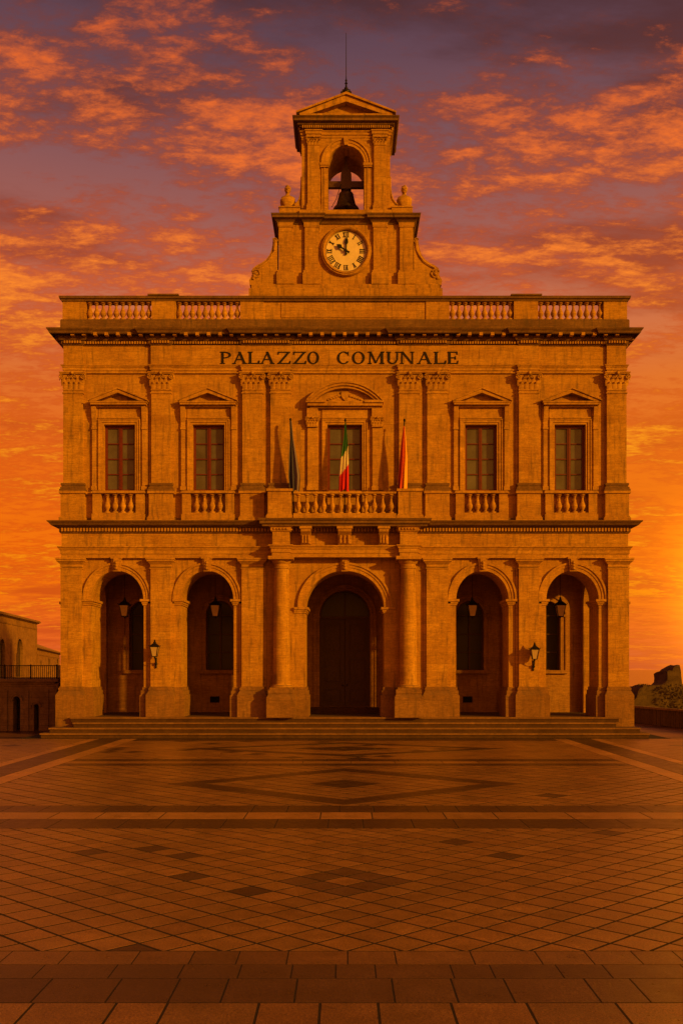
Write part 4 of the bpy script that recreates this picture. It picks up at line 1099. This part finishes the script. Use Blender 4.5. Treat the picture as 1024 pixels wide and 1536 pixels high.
def tile(m, poly, tone, z=.002, gap=.016, var=.10, tilt=.0003):
    p = inset(poly, gap)
    if len(p) < 3 or area(p) < .004: return
    q = inset(p, .002)
    if len(q) != len(p): q = None
    cx_ = sum(a[0] for a in p)/len(p); cy_ = sum(a[1] for a in p)/len(p)
    tx, ty, dz_ = rnd.gauss(0, tilt), rnd.gauss(0, tilt), rnd.uniform(-.0002, .0002)
    f = 1+rnd.gauss(0, var); f = max(.55, min(1.5, f)); hsh = rnd.uniform(-.06, .06); c = (tone[0]*f, tone[1]*f*(1+hsh*.6), tone[2]*f*(1+hsh), 1)
    n_ = len(p); o = len(m.v)
    if q is None:
        m.add([(a[0], a[1], z+dz_+(a[0]-cx_)*tx+(a[1]-cy_)*ty) for a in p], [tuple(range(n_))]); m.tone.append(c); return
    m.add([(a[0], a[1], .0) for a in p]+[(a[0], a[1], z-.0002+dz_) for a in p]+[(a[0], a[1], z+dz_+(a[0]-cx_)*tx+(a[1]-cy_)*ty) for a in q],
          [(i, (i+1) % n_, n_+(i+1) % n_, n_+i) for i in range(n_)]+[(n_+i, n_+(i+1) % n_, 2*n_+(i+1) % n_, 2*n_+i) for i in range(n_)]+[tuple(range(2*n_, 3*n_))])
    m.tone += [c]*(2*n_+1)
def yD(D): return D-50
def yP(p): return 4950/(p-1005)-50
HD = .355      # half diagonal of a tile
def diag_region(m, x0, x1, y0, y1, oy, hd=HD, special=None, dark_p=.02, gap=.010):
    j0, j1 = int((y0-oy)/hd)-2, int((y1-oy)/hd)+2; i0, i1 = int(x0/hd)-2, int(x1/hd)+2
    for j in range(j0, j1+1):
        for i in range(i0, i1+1):
            if (i+j) % 2: continue
            cx_, cy_ = i*hd, oy+j*hd
            if cx_ < x0-hd or cx_ > x1+hd or cy_ < y0-hd or cy_ > y1+hd: continue
            jx = lambda: rnd.uniform(-.004, .004)
            P = [(cx_+hd+jx(), cy_), (cx_, cy_+hd+jx()), (cx_-hd+jx(), cy_), (cx_, cy_-hd+jx())]
            for h in ((1, 0, x1), (-1, 0, -x0), (0, 1, y1), (0, -1, -y0)):
                P = clip(P, *h)
                if len(P) < 3: break
            if len(P) < 3: continue
            tone = DARKT if rnd.random() < dark_p else LIGHT
            if special: tone = special(i, j, cx_, cy_, tone)
            tile(m, P, tone, gap=gap)
def slab_row(m, x0, x1, y0, y1, tone, ln, gap=.010, jit=.35, skew=0):
    x = x0
    while x < x1:
        l = ln*rnd.uniform(1-jit, 1+jit); xe = min(x+l, x1)
        tile(m, [(x, y0), (xe, y0), (xe, y1), (x, y1)], tone, gap=gap, var=.13); x = xe
# foreground rows
m = MB()
slab_row(m, -9, 9, -42.6, yP(1505)-.66, LIGHT, .75, .012)
slab_row(m, -9, 9, yP(1505)-.66, yP(1505), (.20, .10, .032), .72, .014)  # vignette put into this row's colour as a lower tone
slab_row(m, -9, 9, yP(1505), yP(1468.5), (.09, .046, .019), .75, .010)
slab_row(m, -9, 9, yP(1468.5), yP(1447.5), (.09, .046, .019), .66, .008)
slab_row(m, -9, 9, yP(1447.5), yP(1427.5), (.17, .085, .032), .70, .008)
yf0, yf1 = yP(1427.5), yP(1243)
oy = -50+15.6
oyj = oy
def spc(i, j, x, y, tone):
    a, b = (i+j)//2, (j-i)//2
    if abs(a) <= 1 and abs(b) <= 1 and not (a == 0 and b == 0): return (.125, .064, .028)
    return tone
diag_region(m, -12, 12, yf0, yf1, oy, special=spc, dark_p=.008, gap=.021)
struct(m.build('piazza_paving', PAVE))
m = MB()
slab_row(m, -16, 16, yP(1243), yP(1229), DARKT, 1.1)
slab_row(m, -16, 16, yP(1229), yP(1219), (.36, .18, .055), 1.4, .014)
slab_row(m, -16, 16, yP(1219), yP(1209), DARKT, 1.1)
struct(m.build('paving_band', PAVE))
m = MB()
ym0, ym1 = yP(1209), yP(1149)
cyR = (yP(1153)+yP(1208))/2; RX, RY = 5.15, (yP(1153)-yP(1208))/2
def spc2(i, j, x, y, tone): return tone
for (xa, xb) in ((-22, -12.2), (-9.9, 9.9), (12.2, 22)):
    diag_region(m, xa, xb, ym0, ym1, cyR, hd=.45, dark_p=.005, gap=.026)
struct(m.build('piazza_field', PAVE))
# dark rhombus frame and inner rhombus laid on top of the field
m = MB()
def rhomb_band(m, cy_, rx, ry, wx, seg=10):
    k = (rx-wx)/rx; z = .005
    C = [(rx, 0), (0, ry), (-rx, 0), (0, -ry)]
    for q in range(4):
        a, b = C[q], C[(q+1) % 4]
        for s_ in range(seg):
            t0_, t1_ = s_/seg, (s_+1)/seg
            o0 = (a[0]+(b[0]-a[0])*t0_, a[1]+(b[1]-a[1])*t0_); o1 = (a[0]+(b[0]-a[0])*t1_, a[1]+(b[1]-a[1])*t1_)
            tile(m, [(o0[0], cy_+o0[1]), (o1[0], cy_+o1[1]), (o1[0]*k, cy_+o1[1]*k), (o0[0]*k, cy_+o0[1]*k)], DARKT, z=z, gap=.004, var=.12)
rhomb_band(m, cyR, RX, RY, 1.15)
for (a, b) in ((0, 0), (.5, .5), (-.5, .5), (0, 1), (0, -1), (.5, -.5), (-.5, -.5), (1, 0), (-1, 0)):
    h = .36; X0, Y0 = a*2*h, cyR+b*2*h
    tile(m, [(X0+h, Y0), (X0, Y0+h), (X0-h, Y0), (X0, Y0-h)], DARKT, z=.005, gap=.007)
struct(m.build('rhombus_inlay', PAVE))
m = MB()
yl = [yP(1149), yP(1145.5), yP(1142.3), yP(1139)]
slab_row(m, -9.9, 9.9, yl[0], yl[1], DARKT, 1.6); slab_row(m, -9.9, 9.9, yl[1], yl[2], LIGHT, 1.6); slab_row(m, -9.9, 9.9, yl[2], yl[3], DARKT, 1.6)
yb0, yb1 = yl[3], -2.6
slab_row(m, -9.9, 9.9, -3.6, -2.2, DARKT, 1.5)
struct(m.build('paving_line', PAVE))
m = MB(); diag_region(m, -9.9, 9.9, yb0, -3.6, (yb0-3.6)/2, hd=.5, dark_p=.04)
for (xa, xb) in ((-30, -12.2), (12.2, 30)):
    diag_region(m, xa, xb, ym1, -2.2, 0, hd=.5, dark_p=.04)
struct(m.build('forecourt_paving', PAVE))
m = MB(); rhomb_band(m, (yb0-3.4)/2, 6.8, 3.7, 1.5, 10); rhomb_band(m, (yb0-3.4)/2, 2.2, 1.2, 2.0, 3); struct(m.build('forecourt_inlay', PAVE))
m = MB()
def col_slabs(m, x0, x1, y0, y1, tone, ln):
    y = y0
    while y < y1:
        ye = min(y1, y+ln*rnd.uniform(.7, 1.3)); tile(m, [(x0, y), (x1, y), (x1, ye), (x0, ye)], tone, var=.12); y = ye
for sx in (-1, 1):
    for (a, b, tn) in ((9.9, 10.6, (.42, .21, .065)), (10.6, 11.7, DARKT), (11.7, 12.2, (.42, .21, .065))):
        x0, x1 = sorted((sx*a, sx*b)); col_slabs(m, x0, x1, ym0, -2.2, tn, 1.4)
struct(m.build('paving_stripe', PAVE))
m = MB()
for sx in (-1, 1):
    x0, x1 = sorted((sx*15.6, sx*34))
    for r_ in range(12): slab_row(m, x0, x1, -2.2+r_*1.5, -.7+r_*1.5, DARKT if r_ % 3 == 0 else (.18, .085, .036), 2.2)
struct(m.build('side_paving', PAVE))

# ================================================================== LEFT: terrace and houses
ter = thing('terrace', 'dark stone terrace with dark arched doorways and an iron railing, left of the town hall', 'terrace', (-17, 4, 0))
def rel(o): o.location = (0, 0, 0)
tt = ter.location
def loc(m):   # shift mesh into the thing's own frame
    m.v = [(a-tt[0], b-tt[1], c-tt[2]) for a, b, c in m.v]; return m
ty = 4.0; tx1 = X(83, ty); 
zt_ = Z(1019, ty)
openings = [(X(25, ty), .19, Z(1052, ty), .25), (X(54.5, ty), .13, Z(1060, ty), .12)]
m = MB(); xs_ = [-34, X(42, ty), tx1]
for i, (cx_, hw_, zs_, b_) in enumerate(openings):
    m.prism(narch(xs_[i], xs_[i+1], 0, zt_-.25, cx_, hw_, zs_, b_, 12), ty, ty+.7)
m.box(-34, tx1, ty+1.6, 16, 0, zt_-.25); m.box(tx1-.6, tx1, ty+.7, ty+1.6, 0, zt_-.25)
loc(m).build('wall', DARKSTONE, ter)
m = MB()
for (cx_, hw_, zs_, b_) in openings: m.archring(cx_, zs_, hw_, b_, [(.02, ty+.02), (.02, ty-.06), (.10, ty-.06), (.12, ty-.10), (.16, ty-.10), (.16, ty+.02)], 0, PI, 14)
for xx in (X(8, ty), X(40, ty), X(70, ty)): m.box(xx-.12, xx+.12, ty-.07, ty, 0, zt_-.6)
loc(m).build('arch_trim', DARKSTONE, ter)
m = MB(); m.box(-34, tx1, ty-.1, 16, zt_-.25, zt_-.14); m.box(-34, tx1+.2, ty-.22, 16, zt_-.14, zt_)
m.prism([(tx1, zt_-.25), (tx1+.22, zt_-.14), (tx1, zt_-.9)], ty, ty+.7)
loc(m).build('slab', DARKSTONE, ter)
m = MB(); zr = Z(998, ty)
m.box(-34, tx1+.16, ty-.12, ty-.06, zr-.05, zr); m.box(-34, tx1+.16, ty-.12, ty-.06, zt_+.06, zt_+.10)
x = tx1+.1
while x > -22: m.box(x-.012, x+.012, ty-.102, ty-.078, zt_, zr-.05); x -= .11
x = tx1+.1
while x > -22: m.box(x-.03, x+.03, ty-.12, ty-.06, zt_, zr+.04); x -= 1.4
y = ty
while y < 15: m.box(tx1+.1, tx1+.124, y, y+.024, zt_, zr-.05); y += .13
m.box(tx1+.08, tx1+.14, ty, 15, zr-.05, zr)
loc(m).build('railing', IRON, ter)

def house(name, label, a, b, depth, ze, z0, wins, roof_h, storey_trim=True):
    # facade from plan point a to plan point b; local x runs along it, local -y is outward
    d = Vector((b[0]-a[0], b[1]-a[1], 0)); Ln = d.length; ang = math.atan2(d.y, d.x)
    h = thing(name, label, 'house', (a[0], a[1], 0), None, ang)
    m = MB(); xs_ = [0]
    for i in range(len(wins)-1): xs_.append((wins[i][0]+wins[i+1][0])/2)
    xs_.append(Ln)
    for i, (wx, hw_, wb, ws) in enumerate(wins):
        m.prism(narch(xs_[i], xs_[i+1], wb, ze, wx, hw_, ws, hw_, 12), 0, .4); m.box(xs_[i], xs_[i+1], 0, .4, z0, wb)
    m.box(0, .4, .4, depth, z0, ze); m.box(Ln-.4, Ln, .4, depth, z0, ze); m.box(.4, Ln-.4, depth-.4, depth, z0, ze)
    m.build('wall', PLASTER, h)
    m = MB()
    for i, (wx, hw_, wb, ws) in enumerate(wins): m.archring(wx, ws, hw_, hw_, [(.0, 0), (0, -.05), (.14, -.07), (.16, 0)], 0, PI, 12)
    for xx in xs_: m.box(max(0, xx-.16), min(Ln, xx+.16), -.07, 0, z0, ze-.5)
    m.sweep([(0, depth), (0, 0), (Ln, 0), (Ln, depth)], [(-.1, ze-.75), (.05, ze-.75), (.08, ze-.66), (.04, ze-.62), (.04, ze-.18), (.12, ze-.12), (.28, ze-.06), (.28, ze), (-.1, ze)])
    m.build('trim', PLASTER, h)
    for i, (wx, hw_, wb, ws) in enumerate(wins):
        m = MB(); m.box(wx-hw_, wx+hw_, .26, .3, wb, ws+hw_); wo_ = m.build('window', DARKPANE, h)
        m = MB(); m.box(wx-.03, wx+.03, .2, .259, wb, ws+hw_*.95)
        for q in range(1, 4): m.box(wx-hw_, wx-.03, .21, .255, wb+(ws-wb)*q/3.3-.02, wb+(ws-wb)*q/3.3+.02); m.box(wx+.03, wx+hw_, .21, .255, wb+(ws-wb)*q/3.3-.02, wb+(ws-wb)*q/3.3+.02)
        m.build('frame', DARKWOOD, wo_)
    # hipped tile roof with rolls
    m = MB(); o_ = .42; zr_ = ze+.005; R0 = [(-o_, -o_), (Ln+o_, -o_), (Ln+o_, depth+o_), (-o_, depth+o_)]
    hd_ = min(depth, Ln)/2; r1, r2_ = (hd_*.8, depth/2), (Ln-hd_*.8, depth/2)
    vs = [(x_, y_, zr_) for x_, y_ in R0]+[(x_, y_, zr_+.1) for x_, y_ in R0]+[(r1[0], r1[1], zr_+roof_h), (r2_[0], r2_[1], zr_+roof_h)]
    m.add(vs, [(0, 1, 2, 3), (0, 1, 5, 4), (1, 2, 6, 5), (2, 3, 7, 6), (3, 0, 4, 7), (4, 5, 9, 8), (5, 6, 9), (6, 7, 8, 9), (7, 4, 8)])
    k = int(Ln/.3)
    for i in range(k+1):
        xx = -o_+(Ln+2*o_)*i/k; top = (min(max(xx, r1[0]), r2_[0]))
        f = 1.0
        if xx < r1[0]: f = (xx+o_)/(r1[0]+o_)
        if xx > r2_[0]: f = (Ln+o_-xx)/(Ln+o_-r2_[0])
        if f < .05: continue
        m.tube([(xx, -o_-.02, zr_+.12), (xx, -o_+(depth/2+o_)*f, zr_+.12+(roof_h-.1)*f)], .07, 6)
    ro_ = m.build('roof', TILE, h)
    return h, ro_
h1, r1_ = house('corner_house', 'plastered two-storey house with tall arched windows above the terrace, at the left edge', (-31.9, 42), (-33.9, 60), 15, 8.45, 0,
      [(1.6, 1.2, 2.6, 5.0), (9.3, 1.5, 2.6, 4.95)], 2.2)
m = MB().box(3.0, 4.6, 1.9, 3.1, 8.6, 10.3); m.box(2.9, 4.7, 1.8, 3.2, 10.3, 10.45); m.build('chimney', PLASTER, r1_)
h2, _ = house('low_house', 'low plastered house with a long tiled roof, between the corner house and the town hall', (-34.8, 61), (-44.8, 107), 14, 5.8, 0,
      [(4.3, 1.1, 1.2, 3.1), (12.5, 1.1, 1.2, 3.3), (25.4, 1.9, 1.2, 3.0), (42, 2.2, 1.2, 2.8)], 2.8)

# ================================================================== RIGHT: parapet and ruin
pa = thing('parapet', 'low dark boarded parapet with stone coping beside the right corner of the town hall', 'parapet', (18.2, 12.3, 0))
A_, B_ = Vector((21.6, -6)), Vector((17.4, 16))
d = (B_-A_); Ln = d.length; ang = math.atan2(d.y, d.x); pa.location = (A_.x, A_.y, 0); pa.rotation_euler = (0, 0, ang)
m = MB().box(0, Ln, 0, .3, 0, .95); k = 0.0
while k < Ln-.2:
    wv_ = rnd.uniform(.18, .26); m.box(k, k+wv_-.03, .3, .33+rnd.uniform(0, .02), .03, .93); k += wv_
m.build('wall', BOARD, pa)
m = MB(); k = 0.0
while k < Ln: m.box(k, min(Ln, k+1.38), -.06, .42, .95+rnd.uniform(0, .006), 1.07+rnd.uniform(-.01, .01)); k += 1.4
m.build('coping', DARKSTONE, pa)
ru = thing('ruined_wall', 'dark ruined stone wall with a broken stump of tower behind the parapet on the right', 'ruin', (22, 25, 0))
RYY = 25.0
S = [(935, 1100), (935, 1036), (941, 1040), (951, 1050), (954, 1047), (957, 1037), (959.5, 1032), (963, 1031), (964, 1028), (968, 1027.5), (971, 1030), (976, 1029.5), (978, 1028.5), (985, 1028.5), (993, 1028), (997, 1025), (1001, 1020), (1001.5, 1013), (1001, 1007),
     (1003, 1006), (1009, 1006), (1011, 1001), (1013, 999), (1018.5, 998), (1020, 1006), (1022, 1015), (1023, 1028), (1027, 1032), (1034, 1034), (1050, 1040), (1070, 1060), (1080, 1100)]
m = MB(); N_ = len(S); layers = [0, .5, 1.2, 2.0, 2.8, 3.4]; vs = []
for li, dy_ in enumerate(layers):
    for (p, q) in S:
        f = 1-.04*max(0, li-3)
        jx_ = rnd.uniform(-.05, .05) if q < 1090 else 0; jz = rnd.uniform(-.04, .04) if q < 1090 else 0
        zz = Z(q, RYY); zz = (max(-.3, zz))*f if q < 1090 else -.3
        vs.append((X(p, RYY)+jx_-22, dy_+rnd.uniform(-.05, .05), zz+jz))
fs = [tuple(range(N_)), tuple((len(layers)-1)*N_+i for i in range(N_))]
fs += [(l*N_+i, l*N_+(i+1) % N_, (l+1)*N_+(i+1) % N_, (l+1)*N_+i) for l in range(len(layers)-1) for i in range(N_)]
m.add(vs, fs)
m.build('masonry', ROCK, ru)
m = MB()
for k in range(260):
    p = rnd.uniform(993, 1030); q = rnd.uniform(1024, 1062); x_, z_ = X(p, RYY)-22, Z(q, RYY); a_ = rnd.uniform(0, 6); s_ = rnd.uniform(.06, .16)
    y_ = -.45-rnd.uniform(0, .25)
    m.add([(x_, y_, z_), (x_+s_*math.cos(a_), y_-.05, z_-s_*rnd.uniform(.6, 1.5)), (x_+s_*math.cos(a_+1.5), y_+.05, z_-s_)], [(0, 1, 2)])
for k in range(60):
    p = rnd.choice([964, 968, 974]); x_, z_ = X(p+rnd.uniform(-2.5, 2.5), RYY)-22, Z(1029, RYY); a_ = rnd.uniform(0, PI); s_ = rnd.uniform(.06, .2)
    m.add([(x_, .5, z_), (x_+s_*math.cos(a_), .5+rnd.uniform(-.1, .1), z_+s_*math.sin(a_)), (x_+s_*math.cos(a_+.5)*.8, .5, z_+s_*math.sin(a_+.5)*.8)], [(0, 1, 2)])
m.build('ivy', MOSS, ru)
# added mirror sheet: carries the low sky's colour down past the horizon
wm, wt, wb = new_mat('sky_mirror_water')
wP = wt.n('ShaderNodeMapping', inp={0: wt.n('ShaderNodeNewGeometry').outputs['Position'], 'Scale': (.02, .08, 1)}).outputs[0]
wb.inputs['Base Color'].default_value = (.03, .02, .018, 1); wb.inputs['Roughness'].default_value = .12; wb.inputs['IOR'].default_value = 1.33
wt.link(wt.n('ShaderNodeBump', inp={'Height': wt.noise(wP, 3.0, 4, .6), 'Strength': .15, 'Distance': .3}).outputs[0], wb.inputs['Normal'])
struct(MB().add([(-9000, 150, -.02), (9000, 150, -.02), (9000, 16000, -.02), (-9000, 16000, -.02)], [(0, 1, 2, 3)]).build('sky_mirror', wm))
